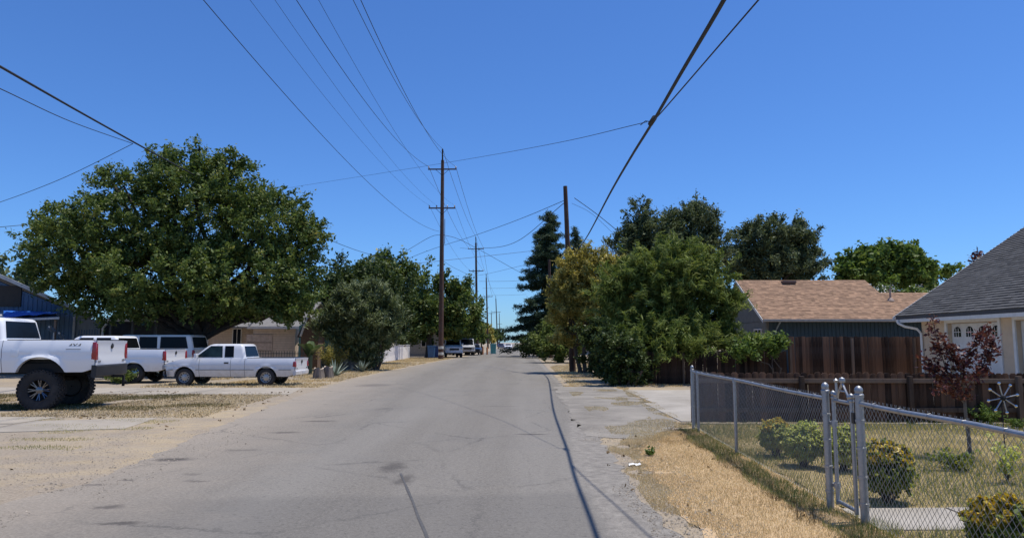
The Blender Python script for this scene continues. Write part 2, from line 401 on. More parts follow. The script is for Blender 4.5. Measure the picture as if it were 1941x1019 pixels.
def fx(y): return 2.89 + .036 * y            # the line of the chain link fence
# straw verge between road and fence
fill('straw_ground', rough_edge([(1.55, 3), (3.2, 3), (3.3, 10), (3.5, 14.2), (3.1, 13.6), (2.5, 12.3), (1.85, 11.2), (1.62, 8)], .05, .15, 9), .005, concrete('straw_earth', (.40, .275, .15), (.58, .43, .26)))
x, y = scatter(190000, 1.35, 3.45, 3.4, 13.2, 1.3)
ed = 1.42 + .22 * (vnoise(x, y, .6, 3) - .5) * 2 + np.where(y > 11.5, (y - 11.5) * .55, 0)
k = (x > ed) & (x < fx(y) + .05) & (vnoise(x, y, .45, 5) > .09 * (1 + 1.8 * (x < ed + .3)))
x, y = x[k], y[k]
tag(blades('straw_verge', x, y, RNG.uniform(.015, .05, len(x)), RNG.uniform(.003, .007, len(x)), .98, M_STRAW), kind='stuff')
x, y = scatter(26000, 2.45, 3.4, 3.4, 13.6, 1.2); k = (np.abs(x - fx(y) + .16) < .32 * (.3 + vnoise(x, y, .7, 8))) & (vnoise(x, y, .3, 81) > .25); x, y = x[k], y[k]
tag(blades('fence_weeds', x, y, RNG.uniform(.03, .12, len(x)), RNG.uniform(.004, .008, len(x)), .8, M_WEED), kind='stuff')
x, y = scatter(15000, 2.35, 3.3, 3.4, 13.6, 1.1); k = (np.abs(x - fx(y) + .36 + .1 * (vnoise(x, y, .5, 2) - .5)) < .05 + .12 * vnoise(x, y, .3, 83)) & (vnoise(x, y, .35, 9) > .3); x, y = x[k], y[k]
tag(blades('dead_turf_edge', x, y, RNG.uniform(.02, .075, len(x)) * (.6 + 1.2 * vnoise(x, y, .25, 82)), RNG.uniform(.005, .012, len(x)), .9, M_BROWN), kind='stuff')
# lawn inside the fence
fill('lawn', rough_edge([(fx(3) + .05, 3), (16, 3), (16, 14.4), (fx(14) + .05, 14.4)], .03, .3, 10), .003, concrete('lawn_earth', (.22, .175, .085), (.46, .35, .19)))
x, y = scatter(300000, 2.9, 14, 3.0, 14.5, 1.35)
k = (x > fx(y) + .02) & ~((y > 6.38) & (y < 7.26) & (x < 7.5)); x, y = x[k], y[k]
h = .035 + .06 * vnoise(x, y, .8, 4)
tag(blades('lawn_grass', x, y, h * RNG.uniform(.6, 1.3, len(x)), RNG.uniform(.003, .008, len(x)), .9, M_LAWN), kind='stuff')
x, y = scatter(45000, 3.2, 14, 5, 14.4, 1.); k = (x > fx(y)) & ((vnoise(x, y, 1.4, 6) > .56) | (y > 13.3) | ((y < 6.3) & (y > 5.6))) & ~((y > 6.38) & (y < 7.26) & (x < 7.5)); x, y = x[k], y[k]
tag(blades('green_lawn_patches', x, y, RNG.uniform(.05, .17, len(x)), RNG.uniform(.004, .010, len(x)), .75, M_GREEN), kind='stuff')
# left yard: dry tufts, and a green-brown patch behind the lifted truck
x, y = scatter(90000, -22, -6.2, 15.6, 22.5, 1.); k = (vnoise(x, y, 1.2, 12) > .42) & (x < -5.6 - .07 * y - .3); x, y = x[k], y[k]
hb = RNG.random(len(x)) < .4
tag(blades('yard_thatch', x[hb], y[hb], RNG.uniform(.015, .05, hb.sum()), RNG.uniform(.008, .018, hb.sum()), .97, M_BROWN), kind='stuff'); x, y = x[~hb], y[~hb]
tag(blades('yard_straw', x, y, RNG.uniform(.02, .07, len(x)), RNG.uniform(.008, .016, len(x)), .97, M_STRAW), kind='stuff')
x, y = scatter(60000, -22, -7.6, 17.2, 22.4, 1.); k = (vnoise(x, y, 1.3, 31) > .40 + np.clip((x + 12.) * .10, 0, .5)); x, y = x[k], y[k]
tag(blades('yard_grass', x, y, RNG.uniform(.03, .09, len(x)), RNG.uniform(.008, .016, len(x)), .9, leafmat('tired_grass', [(.1, (.05, .058, .02)), (.5, (.125, .115, .045)), (.9, (.26, .205, .09))], .3, .6, .2)), kind='stuff')
x, y = scatter(60000, -16, -5.6, 9.3, 16.2, 1.); k = (vnoise(x * .55, y, .5, 41) > .66) & (vnoise(x, y, 2.2, 43) > .36) & (x < -5.6 - .07 * y - .5); x, y = x[k], y[k]
tag(blades('dirt_tufts', x, y, RNG.uniform(.015, .05, len(x)), RNG.uniform(.005, .012, len(x)), .95, M_LAWN), kind='stuff')
x, y = scatter(170000, 1.2, 4.3, 11.6, 27.4, 1.); ex = 3.28 + (y - 14.6) * .05; k = ((np.abs(x - ex) < .16 + .22 * (vnoise(x, y, .8, 91) - .4)) | ((vnoise(x, y, 1.1, 92) > .66) & (x < 3.5) & (x > 1.7))) & (vnoise(x, y, .4, 93) > .3); x, y = x[k], y[k]
tag(blades('apron_straw', x, y, RNG.uniform(.01, .05, len(x)), RNG.uniform(.005, .012, len(x)), .97, M_STRAW), kind='stuff')
x, y = scatter(60000, -14, -6.6, 26, 75, 1.2); k = (x < np.interp(y, [p[1] for p in RL], [p[0] for p in RL]) - .25) & (vnoise(x, y, 1.5, 44) > .3); x, y = x[k], y[k]
tag(blades('far_verge_straw', x, y, RNG.uniform(.04, .12, len(x)), RNG.uniform(.015, .04, len(x)), .95, M_STRAW), kind='stuff')
x, y = scatter(50000, 1.7, 9, 26.6, 60, 1.2); k = (x > np.interp(y, [p[1] for p in RR[::-1]], [p[0] for p in RR[::-1]]) + .25) & (vnoise(x, y, 1.2, 45) > .32); x, y = x[k], y[k]
tag(blades('far_right_straw', x, y, RNG.uniform(.03, .1, len(x)), RNG.uniform(.012, .03, len(x)), .95, M_STRAW), kind='stuff')
# loose stones on the gravel shoulder and the dirt
def stones(name, n, x0, x1, y0, y1, mat, seed, test):
    x, y = scatter(n, x0, x1, y0, y1, 1.4); k = test(x, y); x, y = x[k], y[k]; n = len(x); r = RNG.uniform(.003, .010, n) * (1 + RNG.random(n) ** 6)
    base = np.array([(1, 0, 0), (0, 1, 0), (-1, 0, 0), (0, -1, 0), (0, 0, .8)]); F0 = np.array([(0, 1, 4), (1, 2, 4), (2, 3, 4), (3, 0, 4)])
    a = RNG.uniform(0, PI, n); V = base[None] * RNG.uniform(.6, 1.3, (n, 5, 1)) * r[:, None, None]
    ca, sa = np.cos(a)[:, None], np.sin(a)[:, None]; vx = V[..., 0] * ca - V[..., 1] * sa; vy = V[..., 0] * sa + V[..., 1] * ca
    V = np.stack([vx + x[:, None], vy + y[:, None], V[..., 2] + .006], -1)
    F = (np.arange(n) * 5)[:, None, None] + F0[None]
    return tag(raw(name, V.reshape(-1, 3), F.reshape(-1, 3), mat), kind='stuff')
M_STONE = pm('gravel', (.22, .19, .155), .9, var=.3, island=.5)
stones('gravel', 12000, 1.0, 2.4, 3.4, 14, M_STONE, 1, lambda x, y: np.abs(x - 1.45 - .02 * y) < .55 * (.3 + vnoise(x, y, .5, 21)))
stones('loose_stones', 9000, -9, -4.4, 6, 14, M_STONE, 2, lambda x, y: vnoise(x, y, .8, 22) > .45)

# ------------------------------------------------------------------ trees
M_BARK = pm('bark', (.085, .066, .05), .95, var=.35, scale=5, bmp=.6, bscale=14, stretch=(2, 2, .5))
M_BARK2 = pm('pale_bark', (.16, .13, .10), .95, var=.3, scale=5, bmp=.5, bscale=14, stretch=(2, 2, .5))
LM = {
    'mulberry': leafmat('mulberry_leaves', [(.1, (0.045, 0.079, 0.020)), (.45, (0.096, 0.147, 0.036)), (.8, (0.192, 0.230, 0.061)), (1, (0.384, 0.346, 0.109))], .32, .5, .25),
    'dark': leafmat('dark_leaves', [(.1, (.026, .046, .014)), (.6, (.068, .102, .03)), (1, (.15, .185, .06))], .28, .5, .2),
    'bright': leafmat('bright_leaves', [(.1, (0.056, 0.106, 0.025)), (.6, (0.138, 0.206, 0.048)), (1, (0.275, 0.325, 0.088))], .38, .55, .2),
    'olive': leafmat('olive_leaves', [(.1, (0.049, 0.070, 0.034)), (.6, (0.119, 0.151, 0.070)), (1, (0.238, 0.266, 0.140))], .25, .55, .2),
    'silver': leafmat('silver_leaves', [(.1, (.05, .075, .028)), (.55, (.145, .18, .075)), (1, (.34, .37, .22))], .28, .55, .25),
    'willow': leafmat('willow_leaves', [(.1, (.07, .11, .024)), (.55, (.165, .215, .052)), (1, (.33, .36, .12))], .36, .6, .15),
    'gold': leafmat('golden_leaves', [(.05, (.13, .145, .035)), (.42, (.30, .265, .07)), (.75, (.56, .46, .13)), (1, (.68, .58, .22))], .38, .55, .2),
    'conifer': leafmat('conifer_needles', [(.1, (.024, .045, .022)), (.6, (.062, .098, .05)), (1, (.13, .17, .10))], .2, .6, .2),
    'plum': leafmat('plum_leaves', [(.1, (.05, .016, .016)), (.5, (.115, .035, .034)), (.85, (.21, .085, .055)), (1, (.27, .15, .08))], .3, .45, .3),
    'hedge': leafmat('box_leaves', [(.05, (.26, .32, .06)), (.4, (.48, .52, .13)), (.75, (.70, .70, .30)), (1, (.8, .8, .5))], .5, .5, .2),
    'boxdark': leafmat('dark_box_leaves', [(.1, (.09, .14, .025)), (.55, (.24, .285, .06)), (1, (.56, .49, .10))], .45, .5, .25),
    'yellow': leafmat('yellow_leaves', [(.1, (0.330, 0.231, 0.022)), (.5, (0.572, 0.407, 0.033)), (1, (0.748, 0.594, 0.110))], .35),
    'white': pm('white_petals', (.75, .74, .70), .6, var=.1),
    'banana': leafmat('banana_leaves', [(.1, (.04, .07, .022)), (.6, (.08, .12, .045)), (1, (.13, .17, .07))], .25, .5, .3),
}
def leaves(name, Cn, n, spread, ll, lw, mat, parent=None, droop=0., flat=0., D=None, sprig=0., face=.9):
    """n small leaf blades round cluster centres Cn (k,3); with D and sprig they line short shoots along D"""
    k = len(Cn); idx = RNG.integers(0, k, n)
    sp = np.asarray(spread); c = Cn[idx] + RNG.normal(0, 1, (n, 3)) * sp * (1 if D is None else .5)
    a = RNG.normal(0, 1, (n, 3)); a[:, 2] -= droop * 1.5
    if D is not None and sprig:
        lk = sprig * RNG.uniform(.5, 1.15, k) * np.where(RNG.random(k) < .10, 1.7, 1); u = RNG.uniform(-.35, .65, n)
        c += D[idx] * (u * lk[idx])[:, None]; a += D[idx] * 1.1
    if flat: a[:, 2] *= (1 - flat)
    nr = RNG.normal(0, 1, (n, 3)) + face * (np.array([0, 0, 1.]) if D is None or sprig else D[idx]); nr /= np.linalg.norm(nr, axis=1)[:, None] + 1e-9
    a -= nr * (a * nr).sum(1)[:, None]
    a /= np.linalg.norm(a, axis=1)[:, None] + 1e-9
    b = np.cross(a, nr)
    s = RNG.uniform(.45, 1.55, n)[:, None]
    A, B = a * s * ll / 2, b * s * lw / 2
    V = np.stack([c - A, c + B * 1.0 - A * .1, c + A, c - B * 1.0 - A * .1], 1)
    return raw(name, V.reshape(-1, 3), np.arange(4 * n).reshape(n, 4), mat, parent)
def shell(lobes, n, inner=.45, gap=.0, seed=0, grow=0., want_dir=False):
    """cluster centres through the volume of several ellipsoids, thicker towards the skin; gap leaves holes; grow bends the shoots up (or down)"""
    out, dr = [], []; vol = np.array([l[3] * l[4] * l[5] for l in lobes]); vol = vol ** (.75); vol = vol / vol.sum()
    for l, q in zip(lobes, vol):
        m = max(3, int(n * q)); d = RNG.normal(0, 1, (m, 3)); d /= np.linalg.norm(d, axis=1)[:, None]
        r = RNG.uniform(inner ** 3, 1, m) ** (1 / 3)
        r *= 1 + RNG.normal(0, .09, m)
        out.append(np.array(l[:3]) + d * r[:, None] * np.array(l[3:6]))
        g = d + RNG.normal(0, .45, (m, 3)); g[:, 2] += grow; dr.append(g / np.linalg.norm(g, axis=1)[:, None])
    P, D = np.concatenate(out), np.concatenate(dr)
    if gap:
        g = vnoise(P[:, 0] + P[:, 2] * .7, P[:, 1] + P[:, 2], 1.3, seed + 60); P, D = P[g > gap], D[g > gap]
    return (P, D) if want_dir else P
def limb(mb, a, b, r0, r1, n=6, wob=.08, k=5):
    a, b = Vector(a), Vector(b); d = (b - a).length; pts = []
    for i in range(k + 1):
        t = i / k; p = a.lerp(b, t); p.z += math.sin(t * PI) * d * .06
        if 0 < i < k: p += Vector((random.gauss(0, wob), random.gauss(0, wob), random.gauss(0, wob))) * d * .35
        pts.append(p)
    mb.tube(pts, [r0 + (r1 - r0) * i / k for i in range(k + 1)], n, cap=False)
    return pts
def tree(name, base, lobes, nclus, nleaf, spread, ll, lw, mat, label, cat='tree', group=None, trunk=(.3, .18), th=2., bark=None, droop=0., gap=.0, inner=.45, stems=1, seed=0, twigs=60, flower=None, grow=.3, sprig=None):
    """base on the ground; lobes relative to it; parts trunk and crown"""
    root = empty(name, base, label, cat, group)
    P, D = shell(lobes, nclus, inner, gap, seed, grow, True)
    mb = MB(); tops = []
    for s in range(stems):
        off = Vector((random.uniform(-.3, .3), random.uniform(-.3, .3), 0)) * (0 if stems == 1 else 1.)
        tp = Vector((off.x * 2, off.y * 2, th))
        mb.tube([off + Vector((0, 0, -.05)), off + Vector((0, 0, th * .12)), off.lerp(tp, .5) + Vector((random.gauss(0, .04) * th, 0, 0)), tp], [trunk[0] * 1.35, trunk[0], (trunk[0] + trunk[1]) / 2, trunk[1]], 9, cap=False)
        tops.append(tp)
    for i, l in enumerate(lobes):
        tp = tops[i % len(tops)]
        ends = limb(mb, tp - Vector((0, 0, .12 * th)), l[:3], trunk[1] * .8, trunk[1] * .25, 6)
        for q in range(max(2, twigs // len(lobes))):
            e = P[random.randrange(len(P))]
            if (Vector(e) - Vector(l[:3])).length < max(l[3:6]) * 1.25:
                limb(mb, ends[random.randrange(2, len(ends))], e, trunk[1] * .22, .012, 4, .06, 4)
    mb.build('trunk', bark or M_BARK, root, smooth=True, recalc=False)
    leaves('crown', P, nleaf, spread, ll, lw, mat, root, droop, D=D, sprig=sprig if sprig is not None else 2.6 * float(np.mean(spread)))
    if flower: leaves('blossom', P[RNG.random(len(P)) < flower[1]], flower[0], .18, flower[2], flower[2], LM['white'], root)
    return root
# ------------------------------------------------------------------ houses
M_TRIMW = pm('white_trim', (.66, .64, .60), .5, var=.08, dirt=(.35, .31, .26, .35))
M_BEIGE = pm('beige_stucco', (.56, .43, .30), .9, var=.07, scale=3, bmp=.4, bscale=120, dirt=(.33, .27, .2, .3))
M_SLATEW = pm('slate_blue_siding', (.026, .052, .066), .8, var=.2, scale=3, stretch=(3, 3, .5), dirt=(.05, .055, .055, .4))
M_GREYW = pm('grey_wall', (.15, .155, .145), .85, var=.15, scale=3)
M_BLUEW = pm('faded_blue_siding', (.05, .105, .19), .8, var=.22, scale=2.5, stretch=(3, 3, .4), dirt=(.10, .115, .135, .5))
M_GREYSID = pm('grey_siding', (.15, .17, .185), .8, var=.2, scale=2.5, stretch=(3, 3, .4))
M_TANSH = pm('tan_shingle', (.315, .195, .122), .95, var=.16, scale=1.6, island=.27, bmp=.4, bscale=90)
M_DARKSH = pm('charcoal_shingle', (.068, .068, .070), .95, var=.14, scale=1.2, island=.24, bmp=.4, bscale=90)
M_GLASS = pm('dark_glass', (.012, .014, .017), .05, var=.05, spec=.6)
M_SHADOWW = pm('dark_room', (.03, .028, .026), .9, var=.1)
M_METAL = pm('galvanised', (.36, .365, .37), .48, .8, var=.12, scale=18, dirt=(.36, .35, .33, .5))
M_WIRE = pm('fence_wire', (.33, .33, .325), .5, .7, var=.15, scale=12)
M_FENCE = woodmat('fence_wood', (.026, .014, .009), (.145, .080, .049))
M_FENCE2 = woodmat('rail_wood', (.06, .04, .028), (.19, .135, .098))
M_POLE = woodmat('pole_wood', (.03, .017, .013), (.115, .065, .046), .85, (9, 9, .5))

def shingles(mb, o, ux, uy, uz, wid, hei, sw=.30, ex=.145, clip=None):
    """courses of tabs over a roof slope: o eave corner, ux along the eave, uy up the slope, uz outward normal"""
    o, ux, uy, uz = Vector(o), Vector(ux), Vector(uy), Vector(uz)
    nr = int(hei / ex)
    for r in range(nr):
        x = -random.uniform(0, sw); y0 = r * ex
        while x < wid:
            w_ = sw * random.uniform(.75, 1.25); a, e = max(0, x), min(wid, x + w_ - .004)
            x += w_
            if e - a < .03: continue
            if clip and not clip((a + e) / 2, y0): continue
            t = random.uniform(.020, .032); yb = y0 - random.uniform(0, .012)
            p = [o + ux * a + uy * yb + uz * t, o + ux * e + uy * yb + uz * t, o + ux * e + uy * (y0 + ex) + uz * .004, o + ux * a + uy * (y0 + ex) + uz * .004,
                 o + ux * a + uy * yb, o + ux * e + uy * yb]
            mb.add(p, [(0, 1, 2, 3), (4, 5, 1, 0)])
def gutter_run(name, a, b_, mat, parent, d=.12):
    a, b_ = Vector(a), Vector(b_); mb = MB()
    t = (b_ - a).normalized(); s = Vector((t.y, -t.x, 0))
    prof = [(0, 0), (.03, -d * .55), (.05, -d), (.10, -d), (.125, -d * .5), (.13, 0), (.118, 0), (.095, -d * .85), (.055, -d * .85), (.012, 0)]
    mb.grid([[a + s * u + Vector((0, 0, v)) for u, v in prof], [b_ + s * u + Vector((0, 0, v)) for u, v in prof]], closed=True)
    return mb.build(name, mat, parent)
def slope_slab(mb, A, B, Cc, D, th):
    """a thick roof plane from four corners, thickness downwards"""
    q = [Vector(v) for v in (A, B, Cc, D)]; lo = [v - Vector((0, 0, th)) for v in q]
    mb.add(q + lo, [(0, 1, 2, 3), (7, 6, 5, 4), (0, 4, 5, 1), (1, 5, 6, 2), (2, 6, 7, 3), (3, 7, 4, 0)])
def window(parent, c, w_, h, normal, frame=M_TRIMW, mull=1):
    """a framed window with its pane; normal is a horizontal unit axis"""
    n_ = Vector(normal); rz = math.atan2(n_.y, n_.x) + PI / 2; R = Matrix.Rotation(rz, 3, 'Z')
    b = MB()
    for dx, dz, sx, sz in ((-w_ / 2, 0, .06, h + .06), (w_ / 2, 0, .06, h + .06)): b.box(R @ Vector((dx, -.025, dz)), (sx, .07, sz), rz)
    for dz in (-h / 2, h / 2): b.box(R @ Vector((0, -.024, dz)), (w_ - .061, .066, .06), rz)
    for k in range(mull): b.box(R @ Vector((w_ * ((k + 1) / (mull + 1) - .5), -.02, 0)), (.04, .05, h - .061), rz)
    f = b.build('window', frame, parent); f.location = c
    p = MB(); p.box(R @ Vector((0, -.008, 0)), (w_ - .06, .012, h - .06), rz); p.build('pane', M_GLASS, f)
    return f

# --- grey roofed house with the garage, right
def grey_house():
    root = empty('garage_house', (14.4, 17, 0), 'beige house with charcoal shingle roof and white arched-window garage doors', 'house')
    o = Vector((14.4, 17, 0)); XW, XE, ZE, Y0, Y1, TOP = 13.9, 13.38, 2.46, 9.0, 24.3, .667
    def rel(x, y, z): return (x - o.x, y - o.y, z)
    XR = 19.4; zr = ZE + .1 + (XR - XE) * TOP
    b = MB()
    doors = [(22.85, 20.42), (19.72, 17.3), (16.5, 14.1)]
    # front wall with openings
    edges = [Y1] + [v for d in doors for v in d] + [Y0]
    for i in range(0, len(edges), 2):
        y1, y0 = edges[i], edges[i + 1]; b.box(rel(XW + .1, (y0 + y1) / 2, 1.3), (.2, y1 - y0, 2.6))
    for y1, y0 in doors: b.box(rel(XW + .1, (y0 + y1) / 2, 2.43), (.2, y1 - y0, .34))
    b.box(rel((XW + XR * 2 - XE) / 2, Y1 - .1, 1.3), (2 * XR - XE - XW - .6, .199, 2.6)); b.box(rel((XW + XR * 2 - XE) / 2, Y0 + .1, 1.3), (2 * XR - XE - XW - .6, .199, 2.6))
    for yy in (Y1 - .1, Y0 + .1):
        b.prism([(XW - o.x + .25, 2.6), (2 * XR - XW - o.x - .25, 2.6), (XR - o.x, 2.6 + (XR - XW - .25) * TOP - .12)], yy - o.y - .098, yy - o.y + .098, 'y')
    b.build('wall', M_BEIGE, root)
    for i, (y1, y0) in enumerate(doors):
        d = MB(); w_ = y1 - y0; d.box(rel(XW + .15, (y0 + y1) / 2, 1.13), (.05, w_ - .02, 2.24))
        for r in range(4):
            for q in range(4):
                if r == 3: continue
                d.box(rel(XW + .122, y0 + w_ * (q + .5) / 4, .30 + r * .56), (.012, w_ / 4 - .14, .40))
            if r: d.box(rel(XW + .124, (y0 + y1) / 2, r * .56 + .012), (.006, w_ - .04, .012))
        dr = d.build('garage_door', M_TRIMW, root, bevel=.006)
        for q in range(4):
            g = MB(); yc, zc, rw, rh = y0 + w_ * (q + .5) / 4, 1.83, .175, .16
            poly = [(yc - rw - o.y, zc), (yc + rw - o.y, zc)] + [(yc + rw * math.cos(a) - o.y, zc + rh + .16 * math.sin(a)) for a in np.linspace(0, PI, 9)]
            g.prism(poly, XW + .119 - o.x, XW + .125 - o.x, 'x'); wn = g.build('window', M_GLASS, dr)
            f = MB()
            for dy in (-.06, .06): f.box(rel(XW + .113, yc + dy, zc + .13), (.012, .018, .29))
            f.box(rel(XW + .112, yc, zc + .15), (.012, .34, .018))
            f.build('muntin', M_TRIMW, wn)
        t = MB()
        for yy in (y0 - .05, y1 + .05): t.box(rel(XW - .02, yy, 1.14), (.045, .099, 2.28))
        t.box(rel(XW - .021, (y0 + y1) / 2, 2.33), (.043, y1 - y0 + .2, .10)); t.build('door_frame', M_TRIMW, root)
    r = MB(); ya, yb = Y1 + .65, Y0 - .5
    slope_slab(r, rel(XE, ya, ZE + .1), rel(XE, yb, ZE + .1), rel(XR, yb, zr), rel(XR, ya, zr), .11)
    slope_slab(r, rel(2 * XR - XE, yb, ZE + .1), rel(2 * XR - XE, ya, ZE + .1), rel(XR, ya, zr - .001), rel(XR, yb, zr - .001), .11)
    rf = r.build('roof', M_DARKSH, root)
    up = Vector((1, 0, TOP)).normalized(); nn = Vector((-TOP, 0, 1)).normalized()
    s = MB(); shingles(s, rel(XE - .01, yb, ZE + .105), (0, 1, 0), up, nn, ya - yb, (XR - XE) * math.hypot(1, TOP), .30, .15)
    tag(s.build('shingles', M_DARKSH, rf, recalc=False), kind='stuff')
    f = MB(); f.box(rel(XE + .03, (ya + yb) / 2, ZE - .02), (.05, ya - yb, .20)); f.build('fascia', M_TRIMW, root)
    f = MB(); f.box(rel((XE + XW) / 2 + .05, (ya + yb) / 2, ZE - .09), (XW - XE - .06, ya - yb - .02, .03)); f.build('soffit', M_TRIMW, root)
    gutter_run('gutter', rel(XE, yb, ZE + .1), rel(XE, ya, ZE + .1), M_TRIMW, root, .13)
    f = MB(); f.prism([(XE - o.x - .1, ZE - .02), (XE - o.x - .1, ZE + .08), (XR - o.x, zr + .005), (XR - o.x, zr - .16)], ya - o.y, ya - o.y + .03, 'y'); f.build('rake_board', M_TRIMW, root)
    d = MB(); d.tube([rel(XE - .06, Y1 + .45, ZE - .02), rel(XE - .05, Y1 + .42, ZE - .14), rel(XE + .12, Y1 + .3, ZE - .26), rel(XW - .14, Y1 + .05, ZE - .34), rel(XW - .06, Y1 - .05, ZE - .50), rel(XW - .06, Y1 - .05, .1)], .042, 8)
    d.build('downspout', M_TRIMW, root, smooth=True)
    return root
grey_house()

# --- tan roofed house behind the tall fence
def tan_house():
    o = Vector((13, 37, 0)); root = empty('tan_roof_house', o, 'slate blue house with tan shingle roof behind the tall board fence', 'house')
    def rel(x, y, z): return (x - o.x, y - o.y, z)
    XL, XR, YE, ZE, YR = 12.55, 19.9, 36.0, 2.82, 40.2; sl = (5.2 - ZE) / (YR - YE)
    b = MB(); b.box(rel(20.3, 36.65, 1.38), (14.4, .2, 2.76)); b.build('wall', M_SLATEW, root)
    b = MB(); b.box(rel(13.05, 40.2, 1.38), (.2, 7.0, 2.76)); b.prism([(36.65 - o.y, 2.74), (43.7 - o.y, 2.74), (YR - o.y, 4.95)], 13.0 - o.x - .05, 13.0 - o.x + .149, 'x'); b.build('gable_wall', M_GREYW, root)
    bt = MB()
    for i in range(70): bt.box(rel(13.3 + i * .2, 36.535, 1.38), (.035, .03, 2.74))
    tag(bt.build('battens', M_SLATEW, root), kind='stuff')
    r = MB()
    slope_slab(r, rel(XL, YE, ZE), rel(XR + .2, YE, ZE), rel(XR, YR, 5.2), rel(XL, YR, 5.2), .12)
    slope_slab(r, rel(XR + .2, 44.4, ZE), rel(XL, 44.4, ZE), rel(XL, YR, 5.199), rel(XR, YR, 5.199), .12)
    slope_slab(r, rel(XR + .201, YE, ZE - .001), rel(28, YE, ZE - .001), rel(28, 38.75, 4.35), rel(XR + .201, 38.75, 4.35), .12)
    slope_slab(r, rel(28, 41.6, ZE), rel(XR + .2, 41.6, ZE), rel(XR + .2, 38.75, 4.349), rel(28, 38.75, 4.349), .12)
    r.add([rel(XR + .2, YE + .01, ZE), rel(XR, YR, 5.2), rel(XR + .2, 44.4, ZE)], [(0, 1, 2)])
    rf = r.build('roof', M_TANSH, root, recalc=False)
    uy = Vector((0, 1, sl)).normalized(); nn = Vector((0, -sl, 1)).normalized(); s = MB()
    shingles(s, rel(XL, YE - .01, ZE + .004), (1, 0, 0), uy, nn, XR - XL, (YR - YE) * math.hypot(1, sl), .22, .15)
    shingles(s, rel(XR, YE - .01, ZE + .004), (1, 0, 0), uy, nn, 8, 2.75 * math.hypot(1, sl), .22, .15)
    tag(s.build('shingles', M_TANSH, rf, recalc=False), kind='stuff')
    v = MB(); v.box(rel(15.4, 39.8, 5.06), (.75, .4, .16)); v.build('roof_vent', pm('brown_vent', (.14, .085, .06), .7), rf, bevel=.03)
    v = MB(); v.tube([rel(20.1, 37.9, 3.8), rel(20.1, 37.9, 4.55)], .05, 10); v.lathe([(.2, 3.86), (.13, 3.98), (.055, 4.05)], rel(20.1, 37.9, 0), n=12); v.build('vent_pipe', pm('lead_pipe', (.30, .22, .18), .7), rf, smooth=True)
    gutter_run('gutter', rel(XL + .02, YE, ZE + .02), rel(28, YE, ZE + .02), pm('grey_gutter', (.27, .29, .30), .5), root, .13)
    f = MB(); f.prism([(YE - o.y, ZE - .16), (YE - o.y, ZE), (YR - o.y, 5.2), (YR - o.y, 5.02)], XL - o.x - .03, XL - o.x - .002, 'x'); f.build('rake_board', M_TRIMW, root)
    d = MB(); d.tube([rel(13.45, YE + .02, ZE - .1), rel(13.4, YE + .3, ZE - .35), rel(13.35, 36.5, ZE - .6), rel(13.35, 36.5, .1)], .04, 8); d.build('downspout', pm('blue_downspout', (.16, .2, .22), .6), root, smooth=True)
    window(root, rel(12.94, 37.9, 1.85), 1.1, 1.0, (-1, 0, 0))
tan_house()

